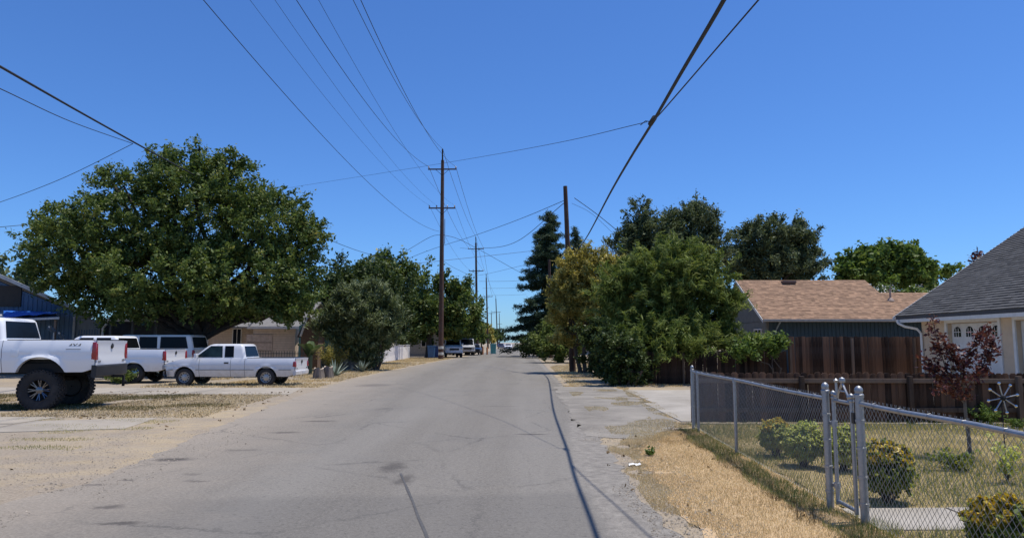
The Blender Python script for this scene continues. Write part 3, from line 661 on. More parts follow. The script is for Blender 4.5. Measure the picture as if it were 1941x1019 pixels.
# --- blue house far left, with its tarp lean-to
def blue_house():
    Y = 38.0; o = at(60, 430, Y); o.z = 0; root = empty('blue_house', o, 'weathered blue plank house with low sloping roof at the left edge', 'house')
    def P(px, py, dy=0.): return at(px, py, Y + dy) - o
    b = MB(); A = P(-90, 278); pts = [(p.x, p.z) for p in (P(-90, 292), P(0, 330), P(84, 364))]
    b.prism([(P(-90, 430).x, 0), (P(84, 430).x, 0)] + [(q[0], q[1] - .05) for q in pts[::-1]], .1, .3, 'y'); b.build('wall', M_BLUEW, root)
    b = MB(); q = [P(84, 364), P(112, 376), P(113, 376)]
    b.prism([(q[0].x + .01, 0), (q[1].x, 0), (q[1].x, q[1].z - .05), (q[0].x + .01, q[0].z - .08)], .06, .26, 'y'); b.build('side_wall', M_GREYSID, root)
    bt = MB()
    for i in range(34):
        x = P(-40, 400).x + i * .26
        if x < P(84, 400).x - .1:
            z = 1.3 + (P(0, 330).z + (P(84, 364).z - P(0, 330).z) * (x - P(0, 330).x) / (P(84, 364).x - P(0, 330).x)); bt.box((x, .088, (z - 1.45) / 2), (.03, .02, z - 1.45))
    for i in range(8): bt.box((P(88 + i * 3, 380).x, .05, 1.2), (.03, .02, 2.3))
    tag(bt.build('battens', M_BLUEW, root), kind='stuff')
    r = MB(); c = [P(-90, 280), P(0, 320), P(84, 357), P(112, 367)]
    for i in range(3):
        r.add([c[i] + Vector((0, -.45, 0)), c[i + 1] + Vector((0, -.45, 0)), c[i + 1] + Vector((-4.7, 6.5, 0)), c[i] + Vector((-4.7, 6.5, 0))] + [v + Vector((0, 0, -.14)) for v in (c[i] + Vector((0, -.45, 0)), c[i + 1] + Vector((0, -.45, 0)), c[i + 1] + Vector((-4.7, 6.5, 0)), c[i] + Vector((-4.7, 6.5, 0)))], [(0, 1, 2, 3), (7, 6, 5, 4), (0, 4, 5, 1)])
    r.build('roof', pm('grey_roof', (.10, .105, .115), .9, var=.25), root, recalc=False)
    f = MB()
    for i in range(3):
        a, b_ = c[i] + Vector((0, -.46, 0)), c[i + 1] + Vector((0, -.46, 0))
        f.add([a + Vector((0, 0, .03)), b_ + Vector((0, 0, .03)), b_ - Vector((0, 0, .17)), a - Vector((0, 0, .17)), a + Vector((0, -.04, .03)), b_ + Vector((0, -.04, .03)), b_ + Vector((0, -.04, -.17)), a + Vector((0, -.04, -.17))], [(4, 7, 6, 5), (0, 4, 5, 1), (3, 2, 6, 7)])
    f.build('barge_board', pm('pale_board', (.38, .40, .41), .7), root, recalc=False)
    # porch running right, in the shade of the big tree
    p = MB(); xa, xb = P(112, 372).x, P(200, 372).x; z = P(150, 372).z
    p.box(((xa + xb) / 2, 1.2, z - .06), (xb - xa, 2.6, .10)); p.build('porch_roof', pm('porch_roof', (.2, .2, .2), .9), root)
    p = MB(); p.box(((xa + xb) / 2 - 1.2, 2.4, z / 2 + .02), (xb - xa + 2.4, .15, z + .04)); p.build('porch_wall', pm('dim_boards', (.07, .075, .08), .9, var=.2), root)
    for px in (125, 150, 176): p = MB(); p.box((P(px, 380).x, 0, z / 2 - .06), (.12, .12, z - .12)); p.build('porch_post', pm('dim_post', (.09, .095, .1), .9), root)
    gutter_run('gutter', (xa, -.12, z), (xb, -.12, z), M_TRIMW, root, .14)
    d = MB(); d.tube([(P(123, 378).x, -.2, z - .1), (P(122, 378).x, -.2, z - .3), (P(116, 378).x, 0, z - .5), (P(116, 378).x, 0, .1)], .06, 8); d.build('downspout', M_TRIMW, root, smooth=True)
    d = MB(); d.box((P(83, 380).x, .0, P(0, 363).z / 2), (.13, .1, P(83, 362).z)); d.build('corner_board', pm('grey_board', (.25, .27, .285), .7), root)
    wn = MB(); wn.box((P(8, 347).x, .06, P(0, 346).z), (1.3, .06, 1.15)); wn.build('attic_opening', M_SHADOWW, root)
    # tarp over a lean-to
    t = MB(); rows = []
    for j in range(7):
        rows.append([])
        for i in range(16):
            u, v = i / 15, j / 6; a = at(2 + 63 * u, 371 - 5 * u, Y - 2.6) - o; bq = at(2 + 60 * u, 362 + 3 * u, Y - .2) - o
            q = a.lerp(bq, v); q.z += .03 + .025 * math.sin(u * 19 + v * 5) * math.sin(v * 7 + u * 3) + random.uniform(-.02, .02); rows[-1].append(q)
    t.grid(rows); lean = at(30, 430, Y - 1.4); lean.z = 0
    tt = t.build('blue_tarp', pm('blue_tarp', (.03, .16, .60), .45, var=.3, scale=3), None, smooth=True); tt.location = o
    tag(tt, 'crumpled bright blue tarp lying over the low lean-to roof', 'tarp')
    lr = empty('lean_to', lean, 'low lean-to roof with white edge against the blue house', 'shed'); k = MB()
    a, b_, c_, d_ = [at(px, py, yy) - lean for px, py, yy in ((-60, 375, Y - 2.7), (66, 370, Y - 2.7), (62, 366, Y - .1), (-60, 363, Y - .1))]
    slope_slab(k, a, b_, c_, d_, .1); k.build('roof', pm('lean_roof', (.4, .41, .42), .7), lr)
    for px in (-20, 24, 62):
        k = MB(); q = at(px, 372, Y - 2.5) - lean; k.box((q.x, q.y, q.z / 2), (.1, .1, q.z - .1)); k.build('post', M_FENCE2, lr)
blue_house()
def dish(px, py, Y, r, label):
    p = at(px, py, Y); root = empty('satellite_dish', (p.x, p.y, 0), label, 'satellite dish', 'satellite dishes by the blue house'); m = MB(); m.tube([(0, 0, 0), (0, 0, p.z - .1), (0, -.12, p.z)], .03, 8); m.build('mast', M_METAL, root, smooth=True)
    d = MB(); d.lathe([(.01, 0), (r * .4, -.04 * r), (r * .75, -.13 * r), (r, -.24 * r), (r * .97, -.25 * r), (r * .7, -.14 * r), (.01, -.03 * r)], n=20); q = d.build('dish', pm('dish_grey', (.16, .16, .158), .7), root, smooth=True); q.location = (0, -.15, p.z); q.rotation_euler = (math.radians(50), 0, math.radians(75))
    a = MB(); a.tube([(.0, -.15, p.z - r * .8), (.15, -.55, p.z + .05)], .015, 6); a.box((.16, -.57, p.z + .07), (.08, .12, .08)); a.build('feed_arm', M_METAL, root)
dish(60, 383, 35.0, .22, 'grey satellite dish on a mast, nearer the lifted truck cab')
dish(71, 390, 35.6, .22, 'grey satellite dish on a mast, right one of the two')

# --- beige house behind the small white pickup
def beige_house():
    Y = 48.0; o = at(280, 430, Y); o.z = 0; root = empty('beige_house', o, 'low beige clapboard house with garage door behind the small white pickup', 'house')
    def P(px, py, dy=0.): return at(px, py, Y + dy) - o
    zt = P(0, 382).z; b = MB(); M_CLAP = pm('beige_clapboard', (.60, .475, .37), .85, var=.1)
    xa, xb, xc = P(195, 390).x, P(290, 390).x, P(338, 390).x
    b.box(((xa + xb) / 2, .6, zt / 2), (xb - xa, .2, zt)); b.box(((xb + xc) / 2, -.3, zt / 2), (xc - xb, .2, zt)); b.box((xb + .1, .15, zt / 2), (.19, .7, zt)); b.box((xc - .1, 3, zt / 2), (.2, 6.3, zt)); b.build('wall', M_CLAP, root)
    c = MB()
    for z in np.arange(.3, zt - .1, .16): c.box(((xa + xb) / 2, .488, z), (xb - xa - .02, .02, .012)); c.box(((xb + xc) / 2, -.412, z), (xc - xb - .02, .02, .012))
    tag(c.build('clapboard_laps', pm('lap_edge', (.30, .25, .2), .9), root), kind='stuff')
    r = MB(); slope_slab(r, (xa - .5, -.1, zt + .1), (xc + .4, -.85, zt + .02), (xc + .4, 4.2, zt + 2.0), (xa - .5, 4.2, zt + 2.1), .1); slope_slab(r, (xc + .4, 9, zt + .1), (xa - .5, 9, zt + .1), (xa - .5, 4.2, zt + 2.099), (xc + .4, 4.2, zt + 1.999), .1)
    r.build('roof', pm('weathered_roof', (.19, .18, .17), .95, var=.2), root)
    f = MB(); f.box(((xb + xc) / 2 + .1, -.88, zt - .02), (xc - xb + .6, .04, .17)); f.box(((xa + xb) / 2 - .2, -.12, zt + .05), (xb - xa + .3, .04, .15)); f.build('fascia', M_TRIMW, root)
    f = MB(); f.box(P(286, 377, -1.0), (.1, .06, .9), mtx=Matrix.Rotation(math.radians(40), 3, 'Y')); f.build('gable_trim', M_TRIMW, root)
    g = MB(); g.box(((P(298, 0).x + P(326, 0).x) / 2, -.425, 1.1), (P(326, 0).x - P(298, 0).x, .05, 2.2))
    gd = g.build('garage_door', pm('tan_door', (.46, .36, .285), .7), root); l = MB()
    for z in (.55, 1.1, 1.65): l.box(((P(298, 0).x + P(326, 0).x) / 2, -.455, z), (P(326, 0).x - P(298, 0).x - .1, .012, .03))
    l.build('door_seams', M_SHADOWW, gd)
    window(root, (P(243, 0).x, .49, P(0, 394).z), .95, 1.25, (0, -1, 0), mull=1); window(root, (P(282, 0).x, .49, P(0, 394).z), .6, 1.3, (0, -1, 0)); window(root, (P(215, 0).x, .49, P(0, 394).z), 1.1, 1.25, (0, -1, 0))
beige_house()
# terracotta-coloured hut gable and teal shed beside it
def hut():
    Y = 44.0; o = at(352, 430, Y); o.z = 0; root = empty('brown_hut', o, 'small brown gabled hut with white trim behind the banana plant', 'shed')
    P = lambda px, py: at(px, py, Y) - o; b = MB(); a, c, d = P(342, 392), P(352, 366), P(362, 386)
    b.prism([(a.x, 0), (d.x, 0), (d.x, d.z), (c.x, c.z), (a.x, a.z)], 0, 2.5, 'y'); b.build('wall', pm('brown_wall', (.15, .095, .065), .9), root)
    f = MB(); f.tube([a + Vector((0, -.08, .0)), c + Vector((0, -.08, .08))], .07, 4); f.tube([c + Vector((0, -.08, .08)), d + Vector((0, -.08, 0))], .06, 4); f.build('trim', M_TRIMW, root)
    r = MB(); slope_slab(r, a + Vector((-.2, -.1, .0)), c + Vector((0, -.1, .12)), c + Vector((0, 2.6, .12)), a + Vector((-.2, 2.6, 0)), .06); slope_slab(r, c + Vector((0.001, -.1, .12)), d + Vector((.2, -.1, 0)), d + Vector((.2, 2.6, 0)), c + Vector((.001, 2.6, .12)), .06); r.build('roof', pm('hut_roof', (.14, .13, .12), .9), root)
    Y2 = 45.5; o = at(372, 430, Y2); o.z = 0; root = empty('teal_shed', o, 'faded teal shed half hidden by the grey-green bush', 'shed'); P = lambda px, py: at(px, py, Y2) - o
    b = MB(); b.prism([(P(352, 0).x, 0), (P(395, 0).x, 0), (P(395, 0).x, P(0, 386).z), (P(365, 0).x, P(0, 372).z), (P(352, 0).x, P(0, 380).z)], 0, 3, 'y'); b.build('wall', pm('teal_wall', (.12, .27, .26), .8, var=.15), root)
    w_ = MB(); w_.box(P(356, 386) + Vector((0, -.05, 0)), (.42, .05, .55)); w_.build('shutter', pm('mint_board', (.42, .58, .52), .7), root)
    r = MB(); slope_slab(r, P(350, 381) + Vector((0, -.2, 0)), P(365, 371) + Vector((0, -.2, 0)), P(365, 371) + Vector((0, 3.1, 0)), P(350, 381) + Vector((0, 3.1, 0)), .07); slope_slab(r, P(365.02, 371) + Vector((0, -.2, 0)), P(398, 387) + Vector((0, -.2, 0)), P(398, 387) + Vector((0, 3.1, 0)), P(365.02, 371) + Vector((0, 3.1, 0)), .07); r.build('roof', pm('teal_roof', (.2, .3, .3), .8), root)
hut()
# low white wall along the left verge
def white_wall():
    a, b_ = Vector((-11.0, 51.5, 0)), Vector((-11.6, 75, 0)); root = empty('white_wall', a, 'low white plastered wall along the left verge beside the bush', 'wall'); d = b_ - a; rz = math.atan2(d.y, d.x)
    m = MB(); m.box(d / 2 + Vector((0, 0, .68)), (d.length, .18, 1.36), rz); m.build('panel', pm('old_whitewash', (.80, .76, .72), .9, var=.06, scale=1.2, dirt=(.42, .36, .31, .5)), root)
    m = MB(); m.box(d / 2 + Vector((0, 0, 1.40)), (d.length + .1, .25, .07), rz); m.build('coping', M_TRIMW, root)
white_wall()
def farhouse(name, px0, px1, top, Y, wallc, roofc, label):
    o = at((px0 + px1) / 2, 430, Y); o.z = 0; root = empty(name, o, label, 'house'); w_ = (px1 - px0) / FPX * Y; h = at(0, top, Y).z
    b = MB(); b.box((0, 2, h / 2), (w_, 4, h)); b.build('wall', pm(name + '_wall', wallc, .85), root)
    r = MB(); r.prism([(-.4, h - .02), (4.4, h - .02), (2, h + 1.2)], -w_ / 2 - .4, w_ / 2 + .4, 'x'); r.build('roof', pm(name + '_roof', roofc, .9), root)
    window(root, (w_ * .2, -.01, h * .6), 1., 1., (0, -1, 0)); window(root, (-w_ * .25, -.01, h * .6), 1., 1., (0, -1, 0))
farhouse('shaded_house', 448, 500, 388, 84, (.30, .29, .27), (.42, .42, .42), 'dim house with white eave beyond the low white wall')
farhouse('far_white_house', 640, 700, 396, 95, (.5, .49, .46), (.2, .18, .17), 'pale house behind the shrubs on the far right verge')

# ------------------------------------------------------------------ board fences
def board_fence(name, A, B, bw, h, label, rail_side=None, hjit=.01, ear=True, posts=2.4, rails=(), missing=()):
    """each board is a part; boards share one mesh"""
    A, B = Vector(A), Vector(B); d = B - A; n_ = int(d.length / bw); t = d.normalized(); s = Vector((t.y, -t.x, 0)); rz = math.atan2(d.y, d.x)
    root = empty(name, A, label, 'fence')
    src = []
    for k in range(3):
        hh = h + random.uniform(-hjit, hjit); e = bw * .24; w2 = bw / 2 - .0012
        poly = [(-w2, .03), (w2, .03), (w2, hh - e), (w2 - e, hh), (-w2 + e, hh), (-w2, hh - e)] if ear else [(-w2, .03), (w2, .03), (w2, hh), (-w2, hh)]
        m = MB(); m.prism(poly, -.009, .009, 'y'); src.append(m)
    first = [None] * 3
    for i in range(n_):
        if i in missing: continue
        k = i % 3; p = t * (i + .5) * bw + s * random.uniform(-.006, .006)
        if first[k] is None: o_ = first[k] = src[k].build('board', M_FENCE, root, bevel=.003); o_.location = p
        else: o_ = inst(first[k], root, p)
        o_.rotation_euler = (random.gauss(0, .005), random.gauss(0, .004), rz); o_.location.z = random.uniform(-.012, .012)
    rs = s * (rail_side or 1)
    for z in rails:
        m = MB(); m.box((0, 0, 0), (d.length, .04, .09)); o_ = m.build('rail', M_FENCE2, root, bevel=.004); o_.location = d / 2 + rs * .032 + Vector((0, 0, z)); o_.rotation_euler = (0, 0, rz)
    m = None
    for q in np.arange(.05, d.length + .1, posts):
        if m is None: mm = MB(); mm.box((0, 0, h / 2 - .03), (.09, .09, h - .06)); m = mm.build('post', M_FENCE2, root, bevel=.005); o_ = m
        else: o_ = inst(m, root, (0, 0, 0))
        o_.location = t * min(q, d.length) + rs * .099; o_.rotation_euler = (0, 0, rz)
    return root
low = board_fence('low_board_fence', (3.55, 14.62, 0), (15.3, 14.62, 0), .142, 1.03, 'low dark brown dog-eared fence with rails facing the lawn', 1, .012, True, 2.2, (.28, .87))
br = MB(); br.box((0, 0, 0), (1.15, .035, .09), mtx=Matrix.Rotation(math.radians(-40), 3, 'Y')); o_ = br.build('brace', M_FENCE2, low); o_.location = (6.62, -.032, .57)
board_fence('tall_board_fence', (10.55, 27.6, 0), (17.2, 27.6, 0), .135, 1.88, 'tall brown board fence below the tan roofed house', 1, .02, False, 2.4, ())
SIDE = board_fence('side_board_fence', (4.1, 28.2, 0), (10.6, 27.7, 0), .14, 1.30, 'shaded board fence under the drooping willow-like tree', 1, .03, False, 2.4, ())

M_DARKB = woodmat('shade_toned_boards', (.012, .007, .005), (.06, .034, .022))  # darker wood: the tree's shade on this fence is put into the colour
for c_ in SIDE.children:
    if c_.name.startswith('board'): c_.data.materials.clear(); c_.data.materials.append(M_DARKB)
# ------------------------------------------------------------------ chain link fence and gate
def mesh_wires(a, b_, z0, z1, w_=.036, r=.0021, tips=True):
    a, b_ = Vector(a), Vector(b_); d = b_ - a; t = d.normalized(); nrm = Vector((t.y, -t.x, 0)); n_ = int(d.length / w_); k = int((z1 - z0) / w_)
    V, F = [], []
    cs = [(math.cos(q), math.sin(q)) for q in (0.5, 2.6, 4.7)]
    for i in range(n_):
        pts = []
        for j in range(k + 1):
            on = (i + j) % 2; s = (i + (1.06 if on else -.06)) * w_
            pts.append(a + t * s + nrm * (.0025 if on else -.0025) + Vector((0, 0, z0 + j * w_)))
        if tips:
            e = pts[-1]; sg = 1 if (i + k) % 2 else -1
            pts.append(e + t * sg * -.010 + Vector((0, 0, .040)))
        o = len(V)
        for p in pts:
            for c, s_ in cs: V.append(p + t * (c * r) + nrm * (s_ * r))
        for j in range(len(pts) - 1):
            for q in range(3):
                u = (q + 1) % 3; F.append((o + j * 3 + q, o + j * 3 + u, o + j * 3 + 3 + u, o + j * 3 + 3 + q))
    return np.array([tuple(v) for v in V]), np.array(F)
def gate_post(parent, p, h, r=.034, cap=True, name='post'):
    m = MB(); m.tube([(0, 0, -.1), (0, 0, h)], r, 14)
    o_ = m.build(name, M_METAL, parent, smooth=True); o_.location = p
    if cap:
        c = MB(); c.lathe([(r + .005, -.03), (r + .006, .0), (r * .85, .012), (r * 1.02, .035), (r * .92, .058), (r * .5, .076), (.001, .082)], n=14); q = c.build('post_cap', M_METAL, o_, smooth=True); q.location = (0, 0, h)
    for z in (.18, .42, .68, .93): bd = MB(); bd.lathe([(r + .001, z - .014), (r + .005, z - .012), (r + .005, z + .012), (r + .001, z + .014)], n=14); bd.build('tension_band', M_METAL, o_, smooth=True)
    return o_
G0, G1 = Vector((fx(7.2) - .04, 7.2, 0)), Vector((fx(6.62) + .04, 6.62, 0))
FAR, NEAR = Vector((fx(13.75), 13.75, 0)), Vector((fx(3.1) + .02, 3.1, 0))
def link_fence(name, a, b_, label, posts, corner=False, h=1.09, endposts=True):
    root = empty(name, a, label, 'fence', 'chain link fence runs round the lawn'); d = b_ - a; t = d.normalized()
    V, F = mesh_wires((0, 0, 0), d, .05, h + .03); mo = raw('chain_link', V, F, M_WIRE, root); mo['kind'] = 'stuff'
    m = MB(); sag = [(d * u + Vector((0, 0, h - .012 * math.sin(u * PI * 3) * .5))) for u in np.linspace(0, 1, 13)]; m.tube(sag, .021, 10); m.build('top_rail', M_METAL, root, smooth=True)
    s = None
    for u in posts:
        if s is None:
            m = MB(); m.tube([(0, 0, -.1), (0, 0, h - .01)], .024, 12); m.lathe([(.026, h - .05), (.03, h - .045), (.03, h + .0), (.022, h + .022), (.02, h + .03)], n=12); s = m.build('line_post', M_METAL, root, smooth=True); o_ = s
        else: o_ = inst(s, root, (0, 0, 0))
        o_.location = d * u + Vector((t.y, -t.x, 0)) * -.0
    tw = MB()
    for q in np.arange(.3, d.length, .45):
        c = t * q + Vector((0, 0, h)); tw.tube([c + Vector((t.y, -t.x, 0)) * (.027 * math.cos(k)) + Vector((0, 0, .027 * math.sin(k))) + t * (.004 * k) for k in np.linspace(0, 6.2, 8)], .0026, 4, cap=False)
    tag(tw.build('tie_wires', M_WIRE, root), kind='stuff')
    return root
f1 = link_fence('chain_link_fence', G0, FAR, 'chain link fence run from the gate back to the far corner', (.53, .93))
gate_post(f1, FAR - G0, 1.13, .034, name='corner_post'); gate_post(f1, (0, 0, 0), 1.17, .036, name='gate_post')
f2 = link_fence('chain_link_fence', G1, NEAR, 'near chain link fence run from the gate to the right picture edge', (.95,))
gate_post(f2, (0, 0, 0), 1.17, .038, name='gate_post')
def gate():
    a, b_ = G0 + Vector((.045, -.075, 0)), G1 + Vector((-.03, .09, 0)); root = empty('garden_gate', a, 'chain link gate with ball finials between the two capped posts', 'gate'); d = b_ - a; t = d.normalized()
    r = .02
    for nm, q in (('gate_stile', Vector((0, 0, 0))), ('gate_stile', d)):
        m = MB(); m.tube([(0, 0, .07), (0, 0, 1.10)], r, 12); m.lathe([(r, 1.09), (r + .006, 1.10), (r + .004, 1.115), (r * .8, 1.12), (.026, 1.14), (.022, 1.162), (.001, 1.175)], n=12); o_ = m.build(nm, M_METAL, root, smooth=True); o_.location = q
    m = MB(); m.tube([Vector((0, 0, .1)), d + Vector((0, 0, .1))], .018, 10); m.build('bottom_rail', M_METAL, root, smooth=True)
    m = MB(); m.tube([Vector((0, 0, 1.08)), d + Vector((0, 0, 1.08))], .018, 10); m.build('top_rail', M_METAL, root, smooth=True)
    V, F = mesh_wires(t * .03, d - t * .03, .11, 1.06, tips=False); q = raw('chain_link', V, F, M_WIRE, root); q['kind'] = 'stuff'
    m = MB(); c = d * .55 + Vector((0, 0, 1.09))
    for sg in (-1, 1):
        m.tube([c + t * (sg * .13), c + t * (sg * .11) + Vector((0, 0, .06)), c + t * (sg * .05) + Vector((0, 0, .12)), c + Vector((0, 0, .17))], .011, 8)
        m.lathe([(.001, -.0), (.022, .012), (.03, .03), (.022, .05), (.001, .06)], c + t * (sg * .16) + Vector((0, 0, .015)), n=10)
    m.tube([c + t * -.075 + Vector((0, 0, .09)), c + t * .075 + Vector((0, 0, .09))], .008, 6)
    m.lathe([(.001, .16), (.026, .175), (.032, .195), (.026, .215), (.001, .228)], c, n=10); m.build('ornament', M_METAL, root, smooth=True)
    m = MB(); m.tube([d * .2 + Vector((0, 0, 1.09)), d * .2 + Vector((0, 0, 1.26))], .012, 8); m.lathe([(.001, 1.25), (.02, 1.262), (.024, 1.28), (.001, 1.30)], d * .2, n=10); m.build('finial', M_METAL, root, smooth=True)
    m = MB(); m.box(d + Vector((.0, -.03, .95)), (.03, .06, .10)); m.tube([d + Vector((0, -.06, .92)), d + Vector((0, -.06, 1.0)), d + Vector((.03, -.09, 1.02))], .008, 6); m.build('latch', pm('black_latch', (.02, .02, .022), .5), root)
    for z in (.25, .85): m = MB(); m.lathe([(.022, z - .03), (.03, z - .028), (.03, z + .028), (.022, z + .03)], n=12); m.box((-.02, .04, z), (.03, .05, .03)); m.build('hinge', M_METAL, root, smooth=True)
gate()
# ------------------------------------------------------------------ vehicles
def paint(name, col, dirt=.25):
    m, n, b, o = newmat(name); tc = N(n, 'ShaderNodeTexCoord').outputs['Object']
    sx = N(n, 'ShaderNodeSeparateXYZ'); L(n, tc, sx.inputs[0])
    lowf = N(n, 'ShaderNodeMapRange'); L(n, sx.outputs[2], lowf.inputs[0]); lowf.inputs[1].default_value = .95; lowf.inputs[2].default_value = .35
    nz = noise(n, tc, 5, 6, .7); f = math_(n, 'MULTIPLY', math_(n, 'MULTIPLY', lowf.outputs[0], step(n, nz, .25, .7)), dirt)
    c = mixc(n, f, tuple(col), (.36, .31, .25)); L(n, c, b.inputs['Base Color'])
    b.inputs['Roughness'].default_value = .35; b.inputs['Coat Weight'].default_value = .6; b.inputs['Coat Roughness'].default_value = .08
    return m
M_WHITE = paint('white_paint', (.78, .79, .81), .5)
M_WHITE2 = paint('aged_white_paint', (.70, .70, .71), .65)
M_TYRE = pm('tyre_rubber', (.022, .022, .023), .85, var=.25, scale=9, bmp=.3, bscale=60, dirt=(.10, .085, .07, .4))
M_BLACK = pm('black_plastic', (.02, .02, .022), .55, var=.2)
M_UNDER = pm('underbody', (.012, .012, .012), .9, var=.2)
M_CHROME = pm('chrome', (.62, .62, .62), .18, 1., var=.06)
M_STEEL = pm('wheel_steel', (.42, .41, .40), .4, .7, var=.15, dirt=(.2, .17, .14, .5))
M_TAIL = pm('red_lens', (.30, .012, .018), .2, var=.1, coat=.5)
M_CARGLASS = pm('car_glass', (.007, .008, .009), .10, var=.1, spec=.12)
M_CARGLASS2 = pm('tinted_glass', (.018, .032, .032), .10, var=.6, scale=2.2, spec=.2)
M_GREYTRIM = pm('grey_trim', (.30, .29, .28), .6, var=.15)

def wheel(parent, x, y, R, wd, side, style, chunky=False):
    """side +1: outer face towards +y"""
    t = MB(); rr = R * (.60 if not chunky else .56); h = wd / 2
    t.lathe([(rr, -h * .8), (R * .80, -h), (R * .93, -h * .97), (R * .985, -h * .8), (R, -h * .5), (R, h * .5), (R * .985, h * .8), (R * .93, h * .97), (R * .80, h), (rr, h * .8)], axis='y', n=40)
    if chunky:
        for k in range(34):
            a = 2 * PI * k / 34
            for yy, off in ((-h * .78, 0), (-h * .27, .5), (h * .27, 0), (h * .78, .5)):
                aa = a + off * 2 * PI / 34; m = Matrix.Rotation(-aa, 3, 'Y'); t.box(m @ Vector((R + .004, yy, 0)), (.022, h * .40, R * .125), mtx=m)
            for yy in (-h * .985, h * .985):
                m = Matrix.Rotation(-a, 3, 'Y'); t.box(m @ Vector((R * .945, yy, 0)), (R * .085, .016, R * .10), mtx=m)
    ty = t.build('tyre', M_TYRE, parent, smooth=True, ang=30); ty.location = (x, y, R)
    r = MB(); s = side
    if style == 'spoke':
        r.lathe([(rr * 1.02, s * h * .80), (rr * .97, s * h * .86), (rr * .9, s * h * .70), (rr * .88, -s * h * .6), (.02, -s * h * .6)], axis='y', n=36); rim = r.build('rim', M_BLACK, ty, smooth=True)
        p = MB()
        for k in range(8):
            a = 2 * PI * k / 8
            for da in (-.13, .13):
                c0, c1 = Vector((math.cos(a) * rr * .28, s * h * .50, math.sin(a) * rr * .28)), Vector((math.cos(a + da) * rr * .92, s * h * .72, math.sin(a + da) * rr * .92)); p.tube([c0, c1], [.022, .017], 5)
        p.lathe([(rr * .34, s * h * .35), (rr * .34, s * h * .55), (rr * .2, s * h * .62), (.001, s * h * .63)], axis='y', n=16)
        p.build('spokes', pm('spoke_alloy', (.16, .165, .18), .25, .9, var=.1), ty, smooth=True)
    else:
        r.lathe([(rr * 1.03, s * h * .82), (rr * .99, s * h * .90), (rr * .92, s * h * .80), (rr * .86, s * h * .35), (rr * .62, s * h * .30), (rr * .58, s * h * .44), (rr * .36, s * h * .52), (rr * .34, s * h * .70), (rr * .22, s * h * .76), (.001, s * h * .77)], axis='y', n=32); r.build('rim', M_STEEL if style == 'steel' else M_CHROME, ty, smooth=True)
        p = MB(); nn = 10 if style == 'steel' else 8
        for k in range(nn):
            a = 2 * PI * k / nn; m = Matrix.Rotation(-a, 3, 'Y'); p.box(m @ Vector((rr * .73, s * (h * .335), 0)), (rr * .16, .03, rr * .2), mtx=m)
        tag(p.build('rim_slots', M_UNDER, ty), kind='stuff')
    return ty
def glass_poly(name, pts, nrm, mat, parent, out=.006, th=.012):
    n_ = Vector(nrm).normalized(); P = [Vector(p) + n_ * out for p in pts]; Q = [p - n_ * th for p in P]; k = len(P)
    m = MB(); m.add(P + Q, [tuple(range(k)), tuple(range(2 * k - 1, k - 1, -1))] + [(i, i + k, (i + 1) % k + k, (i + 1) % k) for i in range(k)])
    return m.build(name, mat, parent)
